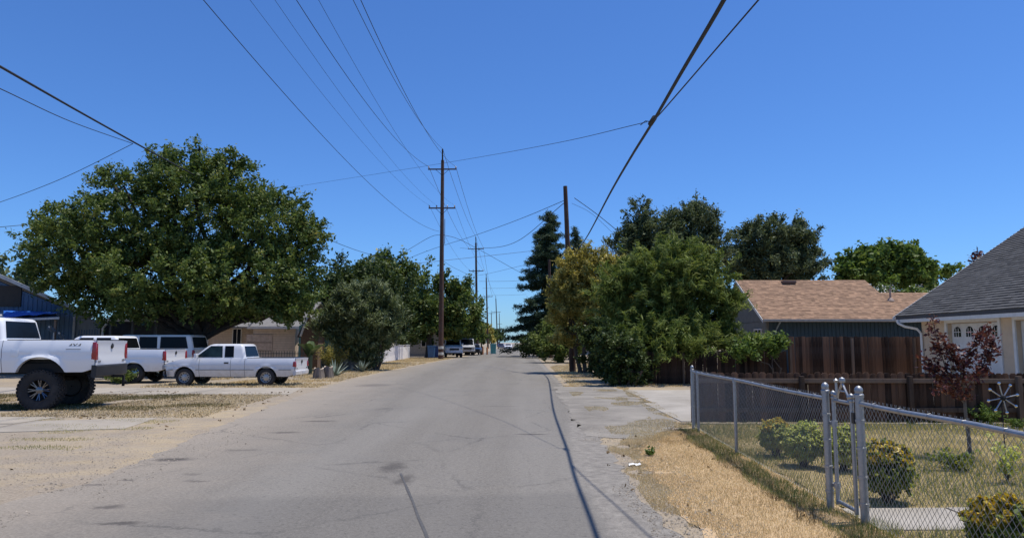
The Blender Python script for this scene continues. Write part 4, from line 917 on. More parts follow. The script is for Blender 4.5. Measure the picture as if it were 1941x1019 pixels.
def vehicle(name, loc, rz, label, cat, group, p, paintm, lod=2):
    """front faces local +x, rear bumper at x=0; p holds the measurements in metres"""
    root = empty(name, loc, label, cat, group, rz); g = p.get
    Ln, W2, xr, xf, R, Ra, zs, zb, lift = p['L'], p['W'] / 2, p['xr'], p['xf'], p['R'], p['Ra'], p['zs'], p['zb'], g('axle', p['R'])
    zh, zn, xw = p['zh'], p['zn'], p['xw']       # hood height at cowl, at nose, windscreen foot
    def yy(z, x=1.5):
        t = (z - zs) / (zb - zs); e = min(1, max(0, (x - .02) / .25)) if x < .3 else 1
        return W2 - .055 * max(0, (t - .6) / .4) ** 2 - .085 * max(0, (.44 - t) / .44) ** 1.3 - .012 * (1 if .50 < t < .58 else 0) - .03 * (1 - e)
    az = lift
    def zbot(x):
        for a in (xr, xf):
            if abs(x - a) < Ra: return max(zs, az + math.sqrt(Ra * Ra - (x - a) ** 2))
        return zs + (.12 * max(0, (.35 - x) / .35) if x < .35 else 0)
    def ztop(x):
        if x <= xw: return zb
        t = (x - xw) / (Ln - .12 - xw); return zh + (zn - zh) * t ** 1.8
    def side(nm, x0, x1, parent):
        out = []
        for sg in (1, -1):
            xs = set(np.linspace(x0, x1, max(3, int((x1 - x0) / .06))).round(4))
            for a in (xr, xf):
                for q in np.linspace(-1, 1, 25):
                    v = a + Ra * math.sin(q * PI / 2)
                    if x0 < v < x1: xs.add(round(v, 4))
            xs = sorted(xs); P = []
            for x in xs:
                b_, t_ = zbot(x), ztop(x); col = []
                for k in range(13):
                    z = b_ + (t_ - b_) * k / 12; y = yy(z, x)
                    for a in (xr, xf):
                        dd = math.hypot(x - a, z - az)
                        if dd < Ra + .11: y += g('flare', .018) * (1 - max(0, dd - Ra) / .11)
                    if x > Ln - .55: y -= .10 * ((x - (Ln - .55)) / .45) ** 2
                    col.append((x, sg * y, z))
                i_ = col[-1]; col.append((i_[0], sg * (abs(i_[1]) - .025), i_[2] + .006)); col.append((i_[0], sg * (abs(i_[1]) - .09), i_[2] + .004))
                P.append(col)
            m = MB(); m.grid(P, flip=(sg < 0)); Pl = [[c[0], (c[0][0], sg * (abs(c[0][1]) - .12), c[0][2])] for c in P]; m.grid(Pl)
            out.append(m.build(nm, paintm, parent, smooth=True, ang=40))
        return out
    secs = []
    rear_nm = 'bed_side' if g('bed') else 'rear_quarter'
    x0 = .07; seams = g('seams')                     # x of panel gaps from the rear
    names = g('secnames')
    xs = [x0] + seams + [Ln - .1]
    body = None
    made = {}
    for i in range(len(xs) - 1):
        a = xs[i] + (.006 if i else 0); b_ = xs[i + 1] - (.006 if i < len(xs) - 2 else 0)
        made[names[i]] = side(names[i], a, b_, root)
    # nose, bonnet, cowl
    P = []
    for k in range(11):
        z = zs + .12 + (zn - zs - .12) * k / 10; P.append([(Ln - .1 + .10 * (1 - abs(q) ** 3), q * (yy(z, 2) - .10), z) for q in np.linspace(-1, 1, 13)])
    for k in range(1, 13):
        x = Ln - .1 + (xw - Ln + .1) * k / 12; z = ztop(x); P.append([(x + (.10 * (1 - abs(q) ** 3)) * (1 - k / 12), q * (yy(z, 2) - .04 - (.06 * (1 - k / 12))), z + .01 + .045 * (1 - q * q)) for q in np.linspace(-1, 1, 13)])
    m = MB(); m.grid(P); m.build('bonnet', paintm, root, smooth=True, ang=50)
    # underbody and wheel wells
    u = MB(); u.box((Ln / 2, 0, zs + .10), (Ln - .7, W2 * 2 - .30, .22))
    u.box((Ln / 2, 0, (zb + zs) / 2 - .02), (Ln - .5, W2 * 2 - .46, (zb - zs) * .75))
    for a in (xr, xf): u.tube([(a, -W2 + .2, az), (a, W2 - .2, az)], .055, 8); u.lathe([(.001, -.16), (.13, -.08), (.14, .08), (.001, .16)], (a, 0, az), axis='y', n=10)
    if g('tall'):
        for sg in (-1, 1): u.box((Ln / 2, sg * .5, zs + .03), (Ln - .4, .09, .16)); u.tube([(xr + .05, sg * .62, az), (xr + .35, sg * .55, zs + .3)], .035, 8); u.tube([(xr - .6, sg * .55, zs + .02), (xr, sg * .55, az + .1), (xr + .7, sg * .55, zs + .02)], .035, 6)
    u.build('underbody', M_UNDER, root)
    # greenhouse
    c0, c1, r0, r1, zr = p['c0'], xw, p['r0'], p['r1'], p['zr']; wb, wr = W2 - .07, W2 - p.get('tum', .17)
    zg = zb - .02
    ctrl = MB(); secz = []
    for k in range(9):
        t = [0, .06, .3, .6, .84, .93, .975, .995, 1.0][k]; tt = t
        ins = [0, 0, 0, 0, .0, .02, .055, .11, .22][k]
        a, b_ = c0 + (r0 - c0) * tt + ins, c1 + (r1 - c1) * tt - ins * 1.2; hw = wb + (wr - wb) * tt - ins; z = zg + (zr - zg) * t; ring = []
        rc = .10
        for cxx, cyy, a0 in ((b_ - rc, hw - rc, 0), (a + rc, hw - rc, PI / 2), (a + rc, -hw + rc, PI), (b_ - rc, -hw + rc, 1.5 * PI)):
            for q in range(5): an = a0 + q * PI / 8; ring.append((cxx + rc * math.cos(an), cyy + rc * math.sin(an), z))
        secz.append(ring)
    ctrl.grid(secz, closed=True); n_ = len(secz[0]); o_ = len(ctrl.v) - n_; ctrl.f.append(tuple(range(o_, o_ + n_))); ctrl.m.append(0)
    cab = ctrl.build('cab_roof', paintm, root, smooth=True, ang=50)
    sl_n = math.atan2(wb - wr, zr - zg)
    def sidept(x, t, sg): return (x, sg * (wb + (wr - wb) * t), zg + (zr - zg) * t)
    for sg in (1, -1):
        for poly in p['sidewin']:
            mt = M_CARGLASS2 if len(poly) > 0 and g('lightglass') and poly is p['sidewin'][0] else M_CARGLASS
            fr = glass_poly('window_seal', [sidept(x + dx, t + dt, sg) for (x, t), (dx, dt) in zip(poly, [(.0, 0)] * 9)], (0, sg * math.cos(sl_n), math.sin(sl_n)), M_BLACK, cab, .004)
            cx_ = sum(q[0] for q in poly) / len(poly); ct = sum(q[1] for q in poly) / len(poly)
            glass_poly('window', [sidept(cx_ + (x - cx_) * .955, ct + (t - ct) * .93, sg) for x, t in poly], (0, sg * math.cos(sl_n), math.sin(sl_n)), mt, cab, .0075)
    def endwin(xb, xt, t0, t1, k0, k1, back):
        f = lambda u, t: (xb + (xt - xb) * t, u * (wb + (wr - wb) * t - .10), zg + (zr - zg) * t); nr = Vector((-(zr - zg) if back else (zr - zg), 0, (xt - xb) if back else -(xt - xb)))
        glass_poly('rear_window' if back else 'windscreen', [f(-k0, t0), f(k0, t0), f(k1, t1), f(-k1, t1)], nr, M_CARGLASS, cab, .006)
    endwin(c0, r0, g('rw0', .14), .84, .97, .93, True); endwin(c1, r1, .06, .86, 1, .95, False)
    # bed
    if g('bed'):
        fd = MB(); zf_ = zb - .30; fd.box((1.72 if p['L'] < 5.3 else p['bed'] - .28, yy(zf_) + .003, zf_), (.17, .008, .17)); fd.build('fuel_door', paintm, root, bevel=.003)
        xb = p['bed']; m = MB(); yi = yy(zb) - .09; zf = zs + .32
        for sg in (-1, 1): m.add([(.1, sg * yi, zf), (xb, sg * yi, zf), (xb, sg * yi, zb + .004), (.1, sg * yi, zb + .004)], [(0, 1, 2, 3)])
        m.add([(.1, -yi, zf), (xb, -yi, zf), (xb, yi, zf), (.1, yi, zf)], [(0, 1, 2, 3)]); m.box((xb - .02, 0, (zf + zb) / 2), (.03, yi * 2, zb - zf)); m.build('bed_floor', g('bedmat', paintm), root)
        for sg in (-1, 1): r_ = MB(); r_.tube([(.12, sg * (yi + .035), zb + .012), (xb - .05, sg * (yi + .035), zb + .012)], .018, 6); r_.build('rail_cap', g('railmat', M_BLACK), root, smooth=True)
    # tail
    yt = yy(zb * .9) - .055; zt0, zt1 = p['tg']
    m = MB(); P = []
    for k in range(9):
        z = zt0 + (zt1 - zt0) * k / 8; xx = .05 + (.012 if 3 <= k <= 6 else 0) - (.014 if k == 8 else 0); P.append([(xx, q * yt, z) for q in np.linspace(-1, 1, 9)])
    P.append([(.12, q * yt, zt1 + .004) for q in np.linspace(-1, 1, 9)])
    m.grid(P); m.box((.09, 0, (zt0 + zt1) / 2), (.04, yt * 2 - .02, zt1 - zt0 - .02)); tg = m.build('tailgate' if g('bed') else 'tail_door', paintm, root, smooth=True, ang=40)
    if g('bed'):
        h = MB(); h.lathe([(.001, .026), (.05, .03), (.072, .045), (.075, .06)], (0, 0, zt1 - .13), axis='x', n=16); h.build('tailgate_handle', M_BLACK, tg, smooth=True)
        h = MB(); h.box((.044, -yt + .2, zt0 + .12), (.012, .16, .05)); h.build('badge', M_CHROME, tg, bevel=.004); h = MB(); h.box((.044, yt - .2, zt0 + .12), (.012, .14, .045)); h.build('badge', M_GREYTRIM, tg, bevel=.004)
    z0, z1 = p['tl']
    for sg in (-1, 1):
        m = MB(); yl = yy((z0 + z1) / 2, .1); m.prism([(.025, z0), (.15, z0 + .02), (.125 if g('bed') else .12, z1), (.05, z1)], sg * (yl - .13), sg * (yl + .006), 'y'); m.build('tail_light', M_TAIL, root, bevel=.012)
        m = MB(); m.box((Ln - .10, sg * (W2 - .27), zn - .12), (.14, .30, .16)); m.build('headlight', pm('lamp_glass', (.5, .52, .54), .1, .3), root, bevel=.03)
    # bumpers
    bm = p['bumper']; zbm = p['bz']; m = MB()
    bh = g('bh', .09); prof = [(-.0, zbm - bh), (-.035, zbm - bh + .03), (-.04, zbm + bh - .03), (-.01, zbm + bh), (.08, zbm + bh), (.08, zbm - bh)]
    m.grid([[(x + .05 * (abs(q) ** 4) * 1.0 + .0, q * (W2 - .04), z) for x, z in prof] for q in np.linspace(-1, 1, 15)], closed=True)
    for q in (-1, 1): m.add([(x + .05, q * (W2 - .04), z) for x, z in prof], [tuple(range(6))])
    b1 = m.build('rear_bumper', bm, root, smooth=True, ang=35)
    if not g('hitch'): pl = MB(); pl.box((-.042, 0, zbm + .01), (.008, .31, .10)); pl.build('number_plate', pm('plate', (.55, .56, .58), .5), b1)
    m = MB(); m.grid([[(Ln - .02 + x - .07 * abs(q) ** 3, q * (W2 - .03), z) for x, z in [(.0, zs + .02), (.06, zs + .06), (.06, zs + .20), (.0, zs + .24), (-.1, zs + .24), (-.1, zs + .02)]] for q in np.linspace(-1, 1, 15)], closed=True); m.build('front_bumper', g('fbumper', paintm), root, smooth=True)
    m = MB(); m.box((Ln + .0, 0, (zs + zn) / 2 + .12), (.06, W2 * 1.05, .22)); m.build('grille', M_BLACK, root, bevel=.01)
    if g('hitch'):
        m = MB(); m.box((-.12, 0, zbm - .16), (.30, .07, .07)); m.box((-.27, 0, zbm - .28), (.05, .07, .28)); m.lathe([(.001, .0), (.03, .02), (.03, .05), (.001, .075)], (-.33, 0, zbm - .34), n=10); m.box((-.33, 0, zbm - .36), (.12, .08, .03)); m.build('tow_hitch', M_UNDER, root)
    # doors: handles, mirrors, mouldings
    for nm, objs in made.items():
        if nm.startswith('door'):
            for ob, sg in zip(objs, (1, -1)):
                h = MB(); hx = g('handles')[nm]; hz = zb - .17; h.box((hx, sg * (yy(hz) + .008), hz), (.17, .03, .055)); h.build('handle', g('handlemat', M_BLACK), ob, bevel=.008)
    for sg in (1, -1):
        if g('mirror', True):
            m = MB(); xm = xw - .28; m.box((xm, sg * (W2 + .10), zb + .10), (.09, .20, .17)); m.tube([(xm, sg * (W2 - .08), zb + .04), (xm, sg * (W2 + .06), zb + .06)], .02, 6); m.build('mirror', g('mirmat', paintm), root, bevel=.02)
        if g('mould'):
            m = MB(); zm = p['mould']; xs_ = [x for x in np.linspace(.2, Ln - .25, 60) if all(abs(x - a) > Ra + .015 for a in (xr, xf))]
            for x, x2 in zip(xs_, xs_[1:]):
                if x2 - x < .12: m.box(((x + x2) / 2, sg * (yy(zm) + .004), zm), (x2 - x, .012, .035))
            m.build('moulding', M_GREYTRIM, root)
    tyw = p['tw']
    for a in (xr, xf):
        for sg in (1, -1): wheel(root, a, sg * (W2 - tyw / 2 + g('track', -.02)), R, tyw, sg, p['style'], g('tall'))
    return root, made, yy, tg
# small white extended cab pickup, side on, nose to the left
S10 = dict(L=5.12, W=1.72, xr=1.16, xf=4.28, R=.335, Ra=.41, zs=.36, zb=1.05, zh=1.04, zn=.84, xw=4.08, c0=1.98, r0=2.14, r1=3.38, zr=1.60, bed=1.97, seams=[1.98, 2.52, 3.72], secnames=['bed_side', 'cab_side', 'door', 'wing'],
           sidewin=[[(2.86, .10), (3.90, .10), (3.35, .86), (2.90, .86)], [(2.43, .10), (2.78, .10), (2.80, .86), (2.46, .86)]], lightglass=True, tg=(.55, 1.045), tl=(.72, .93), bumper=M_WHITE2, bz=.50, handles={'door': 2.68}, tw=.22, style='steel', mould=.62, track=-.02)
vehicle('pickup_truck', (-8.42, 27.6, 0), PI, 'small white extended cab pickup parked side on beside the stump', 'pickup truck', 'white pickups parked in the left yard', S10, M_WHITE2)
P2 = dict(L=5.6, W=1.98, xr=1.30, xf=4.7, R=.385, Ra=.47, zs=.48, zb=1.36, zh=1.36, zn=1.12, xw=4.45, c0=2.02, r0=2.16, r1=3.75, zr=1.93, bed=2.01, seams=[2.02, 2.9, 4.05], secnames=['bed_side', 'door_rear', 'door', 'wing'],
          sidewin=[[(3.05, .1), (4.1, .1), (3.6, .86), (3.08, .86)], [(2.3, .1), (2.95, .1), (2.95, .86), (2.36, .86)]], tg=(.78, 1.355), tl=(.92, 1.30), bumper=M_GREYTRIM, bz=.66, handles={'door': 3.1, 'door_rear': 2.2}, tw=.26, style='rally', track=-.01)
vehicle('pickup_truck', (-14.35, 29.55, 0), PI, 'white pickup parked behind the lifted truck with weeds at its wheel', 'pickup truck', 'white pickups parked in the left yard', P2, M_WHITE)
P3 = dict(L=6.2, W=2.03, xr=1.30, xf=5.3, R=.485, Ra=.60, axle=.60, zs=.92, zb=1.70, zh=1.70, zn=1.5, xw=4.85, c0=2.18, r0=2.32, r1=4.05, zr=2.28, bed=2.17, seams=[2.18, 3.3, 4.45], secnames=['bed_side', 'door_rear', 'door', 'wing'],
          sidewin=[[(3.4, .1), (4.45, .1), (4.0, .86), (3.43, .86)], [(2.40, .1), (3.25, .1), (3.25, .86), (2.50, .86)]], tg=(1.06, 1.695), tl=(1.22, 1.66), bumper=M_BLACK, bz=.94, bh=.15, handles={'door': 3.45, 'door_rear': 2.5}, tw=.36, style='spoke', tall=True, hitch=True, track=.0, flare=.045)
P3['axle'] = .70
r3, made3, yy3, tg3 = vehicle('pickup_truck', (-10.62, 18.42, 0), PI + math.radians(9), 'lifted white pickup on big off-road tyres at the left edge', 'pickup truck', 'white pickups parked in the left yard', P3, M_WHITE)
for c_ in r3.children:
    if c_.name.startswith('tyre'): c_.location.z = .485
tc_ = bpy.data.curves.new('lettering', 'FONT'); tc_.body = '4X4'; tc_.size = .17; tc_.extrude = .002; tc_.shear = .35; tc_.align_x = 'CENTER'; tc_.materials.append(M_BLACK)
tx = bpy.data.objects.new('lettering', tc_); tme = bpy.data.meshes.new_from_object(tx); bpy.data.objects.remove(tx); to = bpy.data.objects.new('lettering', tme); C.objects.link(to); to.parent = made3['bed_side'][0]; zq = 1.55
to.matrix_local = Matrix(((-1, 0, 0, .56), (0, 0, 1, yy3(1.6) + .006), (0, 1, 0, zq - .04), (0, 0, 0, 1)))
ul = MB(); ul.box((.56, yy3(1.47) + .003, 1.488), (.34, .006, .016)); ul.build('lettering_bar', M_GREYTRIM, made3['bed_side'][0])
SUV = dict(L=5.4, W=1.98, xr=1.25, xf=4.5, R=.38, Ra=.46, zs=.46, zb=1.32, zh=1.32, zn=1.1, xw=4.3, c0=.10, r0=.30, r1=3.65, zr=2.03, seams=[1.75, 2.75, 3.85], secnames=['rear_quarter', 'door_rear', 'door', 'wing'],
           sidewin=[[(2.85, .1), (3.95, .1), (3.5, .86), (2.88, .86)], [(1.85, .1), (2.75, .1), (2.75, .86), (1.88, .86)], [(.35, .1), (1.72, .1), (1.72, .86), (.5, .86)]], tg=(.7, 1.33), tl=(.9, 1.3), bumper=M_GREYTRIM, bz=.6, handles={'door': 3.0, 'door_rear': 2.0}, tw=.25, style='rally', tum=.13)
vehicle('large_suv', (-15.5, 34.6, 0), PI, 'big white dark-windowed SUV parked behind the white pickups by the tree trunk', 'suv', None, SUV, paint('bounce_warmed_white', (.80, .76, .69), .4))  # white body; warm light bounced off the ground is mixed into its paint colour
# vehicles far along the street
SED = dict(L=4.6, W=1.8, xr=1.0, xf=3.75, R=.32, Ra=.39, zs=.30, zb=.92, zh=.95, zn=.74, xw=3.3, c0=.55, r0=1.2, r1=2.6, zr=1.42, seams=[1.4, 2.3, 3.2], secnames=['rear_quarter', 'door_rear', 'door', 'wing'], sidewin=[[(2.3, .12), (3.0, .12), (2.55, .86), (2.3, .86)], [(1.3, .12), (2.2, .12), (2.2, .86), (1.45, .86)]], tg=(.5, .93), tl=(.68, .86), bumper=M_GREYTRIM, bz=.5, handles={'door': 2.4, 'door_rear': 1.5}, tw=.2, style='steel')
def far(name, px, Y, rz, label, p, m, cat):
    q = at(px, 430, Y); c = Vector((math.cos(rz), math.sin(rz), 0)) * p['L'] / 2
    return vehicle(name, (q.x - c.x, Y - c.y, 0), rz, label, cat, 'vehicles along the far street', p, m)
M_SILV, M_DARKC, M_BLUEC = paint('silver_paint', (.42, .43, .45)), paint('black_paint', (.02, .021, .024)), paint('blue_paint', (.06, .09, .2))
far('pickup_truck', 514, 80, math.radians(-78), 'white pickup facing the road beside the leftmost utility pole', P2, M_WHITE, 'pickup truck')
far('delivery_van', 531, 92, math.radians(-82), 'pale grey van parked under the trees beyond the facing white pickup', dict(SUV, zr=2.2), M_SILV, 'van')
far('dark_car', 540, 96, math.radians(-80), 'black car parked at the verge right of the grey van', SED, M_DARKC, 'car')
far('white_car', 579, 165, math.radians(-88), 'white car coming along the far street', SED, M_WHITE, 'car')
far('blue_car', 571, 185, math.radians(90), 'dark blue car on the left side of the far street', SED, M_BLUEC, 'car')
far('silver_car', 614, 150, math.radians(90), 'silver car on the right verge of the far street', SED, M_SILV, 'car')
# ------------------------------------------------------------------ trees and shrubs
def PL(Y, base, items):
    """crown lobes measured on the photograph: (px, py, half width px, half height px[, depth offset, half depth m])"""
    out = []
    for it in items:
        px, py, rx, rz = it[:4]; dy = it[4] if len(it) > 4 else 0.; q = at(px, py, Y + dy); k = (Y + dy) / FPX
        ry = it[5] if len(it) > 5 else rx * k * .95
        out.append((q.x - base[0], q.y - base[1], q.z, rx * k, ry, rz * k))
    return out
def gbase(px, Y): q = at(px, 430, Y); return Vector((q.x, Y, 0))
def ptree(name, px, Y, items, *a, **k):
    b = gbase(px, Y); return tree(name, b, PL(Y, b, items), *a, **k)
ptree('mulberry_tree', 228, 36.6, [(230, 258, 76, 56), (150, 268, 70, 48), (300, 274, 62, 52), (92, 290, 62, 42, -1), (210, 214, 50, 32), (258, 216, 42, 30), (140, 221, 36, 22), (70, 262, 30, 20), (335, 300, 36, 40), (180, 320, 80, 36, -1.5), (270, 325, 80, 36, -1), (345, 265, 22, 18), (226, 176, 7, 12), (55, 300, 26, 18), (330, 345, 36, 22), (110, 322, 46, 22), (275, 350, 44, 18, -1), (318, 350, 28, 18), (262, 365, 34, 11, -.5), (312, 366, 32, 12, -.5), (165, 350, 40, 18, -2), (120, 207, 14, 12), (190, 191, 18, 12), (262, 192, 14, 10), (318, 235, 14, 14), (355, 285, 12, 12), (40, 275, 10, 10), (32, 310, 12, 12), (62, 326, 34, 16), (95, 348, 32, 14), (130, 362, 38, 14, -1), (250, 362, 50, 9, -1), (338, 364, 24, 13, -1)],
      2600, 165000, .22, .18, .085, LM['mulberry'], 'broad dark green shade tree towering over the white pickups', trunk=(.34, .22), th=2.1, gap=.14, droop=.25, seed=1, bark=pm('dark_bark', (.035, .028, .022), .95, var=.4, bmp=.5, bscale=14), twigs=150, sprig=.72, inner=.55)
ptree('street_tree', 415, 55, [(412, 335, 46, 32), (385, 355, 34, 34), (440, 350, 34, 32), (400, 378, 44, 26), (445, 388, 26, 14)], 300, 28000, .40, .26, .15, LM['dark'], 'dense green tree behind the grey-green bush, left of the poplar-like row', trunk=(.3, .22), th=2.5, gap=.2, seed=2, grow=.8, sprig=1.2)
ptree('street_tree', 488, 78, [(482, 345, 30, 32), (505, 360, 34, 36), (465, 365, 26, 34), (525, 372, 22, 24), (492, 376, 30, 20), (538, 378, 10, 18), (520, 345, 16, 20)], 280, 30000, .5, .34, .2, LM['mulberry'], 'tall green street tree with pointed top behind the nearest left utility pole', trunk=(.4, .25), th=3, gap=.2, seed=3, grow=.9, sprig=1.6)
ptree('street_tree', 440, 66, [(440, 325, 22, 25), (425, 318, 24, 18), (455, 330, 20, 24), (440, 365, 30, 30)], 150, 16000, .42, .3, .17, LM['mulberry'], 'mid green tree rising between the bush and the tall street tree', trunk=(.3, .22), th=3, gap=.2, seed=4, grow=.9, sprig=1.5)
ptree('street_tree', 532, 93, [(530, 362, 20, 24), (543, 374, 9, 20), (512, 374, 22, 20), (528, 385, 22, 12)], 130, 14000, .45, .3, .18, LM['mulberry'], 'street tree shading the parked vehicles right of the nearest left pole', trunk=(.3, .22), th=3, gap=.15, seed=31, grow=.8, sprig=1.4)
ptree('silver_bush', 425, 42, [(415, 368, 34, 30), (390, 375, 26, 26), (438, 372, 18, 24), (418, 392, 30, 20), (418, 342, 9, 12), (405, 350, 20, 18), (428, 348, 16, 16), (412, 412, 20, 16)], 560, 72000, .24, .24, .055, LM['silver'], 'large round grey-green bush before the low white wall', 'bush', trunk=(.10, .07), th=.8, stems=5, gap=.05, droop=-.7, inner=.5, seed=5, grow=1.1, sprig=.9)
ptree('golden_tree', 668, 38.3, [(672, 315, 30, 22), (650, 345, 26, 24), (685, 345, 34, 34), (665, 375, 34, 26), (650, 312, 16, 14), (640, 332, 16, 12), (705, 325, 24, 22), (690, 395, 24, 22), (640, 365, 18, 20), (638, 350, 14, 12), (632, 360, 12, 14), (645, 385, 18, 18), (660, 300, 18, 10), (688, 302, 18, 10), (692, 328, 30, 26), (700, 356, 24, 28, -2), (664, 395, 16, 16)], 560, 56000, .18, .17, .06, LM['gold'], 'golden brown leaved bush tree growing around the leaning utility pole', trunk=(.12, .09), th=1.6, stems=3, gap=.25, seed=6, grow=.5, sprig=.6)
ptree('dark_shrub', 695, 34.5, [(695, 395, 26, 30), (715, 405, 26, 26), (690, 418, 18, 18), (672, 392, 16, 20), (705, 424, 20, 20), (688, 430, 16, 14), (676, 412, 14, 20), (700, 375, 26, 24)], 260, 30000, .18, .12, .07, LM['dark'], 'dark glossy shrub under the golden tree at the fence corner', 'bush', trunk=(.08, .06), th=.8, stems=4, gap=.15, seed=7)
ptree('willow_tree', 765, 30.2, [(765, 335, 44, 42), (725, 350, 36, 42), (798, 352, 32, 40), (745, 390, 48, 32), (800, 388, 30, 26), (772, 306, 24, 20), (795, 318, 16, 18), (735, 318, 24, 18), (722, 322, 26, 18), (708, 352, 22, 36), (812, 326, 16, 18), (828, 350, 14, 20), (785, 300, 16, 14), (832, 398, 18, 12), (850, 402, 16, 7, -1), (745, 400, 46, 18, -1.6), (790, 400, 36, 16, -1.6), (828, 368, 14, 24)], 1250, 110000, (.13, .13, .13), .27, .04, LM['willow'], 'bright green feathery tree drooping over the shaded board fence', trunk=(.2, .16), th=1.7, stems=3, gap=.22, droop=.25, inner=.45, seed=8, grow=.4, sprig=1.05)
ptree('dark_shrub', 712, 27.2, [(712, 420, 22, 26), (698, 404, 18, 22), (726, 430, 14, 14), (705, 436, 22, 9)], 150, 17000, .15, .12, .06, LM['dark'], 'dark leafy shrub reaching the ground at the left end of the shaded fence', 'bush', trunk=(.05, .04), th=.6, stems=4, gap=.05, seed=33)
ptree('olive_tree', 770, 46, [(790, 270, 34, 26), (750, 275, 34, 22), (728, 252, 14, 15), (815, 292, 22, 22), (715, 285, 22, 20), (765, 300, 52, 28), (785, 255, 18, 14), (730, 268, 12, 14)], 560, 52000, .24, .22, .08, LM['olive'], 'grey-green rounded tree rising behind the drooping bright tree', trunk=(.26, .2), th=3, gap=.10, seed=9, grow=.7, sprig=.9)
ptree('round_tree', 884, 55, [(885, 290, 40, 34), (862, 280, 26, 26), (908, 284, 28, 26), (850, 305, 22, 26), (918, 308, 24, 24), (885, 318, 48, 24)], 420, 56000, .32, .24, .1, LM['olive'], 'dark rounded tree behind the left part of the tan roof', trunk=(.35, .26), th=3, gap=.04, seed=10)
ptree('round_tree', 1015, 62, [(1005, 315, 40, 24), (975, 318, 26, 20), (1040, 318, 32, 22), (1015, 302, 22, 14), (1072, 325, 20, 14), (1060, 312, 14, 10)], 230, 24000, .40, .36, .2, LM['bright'], 'bright green tree above the right part of the tan roof', trunk=(.35, .26), th=3, gap=.28, seed=11)
ptree('flowering_shrub', 1025, 43, [(1000, 339, 14, 5), (1030, 341, 22, 4), (1062, 342, 16, 4), (1020, 352, 40, 12)], 150, 9000, .14, .16, .07, LM['bright'], 'shrub with white blossoms above the low tan ridge', 'bush', trunk=(.1, .08), th=2.0, stems=4, seed=12, flower=(1500, .5, .09))
ptree('plum_tree', 1118, 30, [(1116, 306, 6, 4), (1124, 320, 10, 10)], 40, 1500, .18, .16, .08, LM['plum'], 'reddish tree top peeping over the charcoal roof edge', trunk=(.12, .08), th=2.6, seed=13)
ptree('fence_vine', 880, 27.1, [(882, 403, 14, 8), (868, 401, 16, 8), (852, 408, 16, 8)], 70, 4200, .15, .14, .07, LM['bright'], 'leafy green vine spilling over the board fence corner', 'plant', trunk=(.04, .03), th=.7, stems=2, seed=14)
def conifer(px, py_top, Y, wpx, label, n=15000, seed=0):
    random.seed(seed); b = gbase(px, Y); root = empty('cedar_tree', b, label, 'tree', 'cedar trees on the right'); H = at(px, py_top, Y).z; m = MB()
    m.tube([(0, 0, -.1), (.05, 0, H * .5), (.0, 0, H * .97)], [.34, .2, .03], 8, cap=False); CL = []; wd = wpx * Y / FPX
    for z in np.arange(1.6, H * .985, H * .017):
        f = 1 - z / H; ln = wd * (f ** .66) * .92
        for k in range(random.randint(3, 5)):
            zj = z + random.uniform(-.9, .9) * f; l = max(.35, ln * random.uniform(.45, 1.2)); a = random.uniform(0, 2 * PI); pts = []
            for t in np.linspace(0, 1, 6): pts.append(Vector((math.cos(a) * l * t, math.sin(a) * l * t, zj + l * (.12 * t - .38 * t * t + .18 * t ** 4))))
            m.tube(pts, [.055 * (1 - t) * (.4 + f) + .008 for t in np.linspace(0, 1, 6)], 4, cap=False)
            for t in np.arange(.18, 1.02, .22 / max(l, .5)):
                i = min(4, int(t * 5)); q = pts[i].lerp(pts[i + 1], t * 5 - i); s = .10 + l * .10 * (1.1 - t)
                for _ in range(3): CL.append((q.x + random.gauss(0, s), q.y + random.gauss(0, s), q.z - random.uniform(-.12, .30)))
    m.build('trunk', M_BARK, root, smooth=True, recalc=False); leaves('foliage', np.array(CL), n, (.14, .14, .09), .42, .06, LM['conifer'], root, .45, .5)
conifer(627, 247, 84, 62, 'tall cedar with drooping tiers left of the leaning pole', 90000, 5)
conifer(657, 264, 96, 40, 'second cedar top showing right of the leaning pole', 30000, 9)
ptree('bare_tree', 692, 52, [(692, 290, 14, 14), (700, 305, 14, 16)], 60, 60, .2, .12, .04, LM['gold'], 'thin leafless tree between golden bush and grey-green tree', trunk=(.12, .08), th=4, bark=M_BARK2, seed=15, twigs=90)
ptree('verge_shrub', 640, 58, [(640, 385, 22, 26), (625, 398, 16, 16), (655, 392, 18, 24), (636, 405, 26, 12)], 150, 16000, .3, .22, .1, LM['willow'], 'tall green hedge shrub on the right verge below the cedar', 'bush', trunk=(.1, .08), th=1.4, stems=4, seed=16)
ptree('verge_shrub', 618, 76, [(615, 400, 14, 12), (604, 404, 9, 9), (625, 390, 14, 16)], 120, 11000, .32, .26, .13, LM['dark'], 'dark low shrub under the cedar by the roadside', 'bush', trunk=(.1, .08), th=1.2, stems=4, seed=17)
k = 0
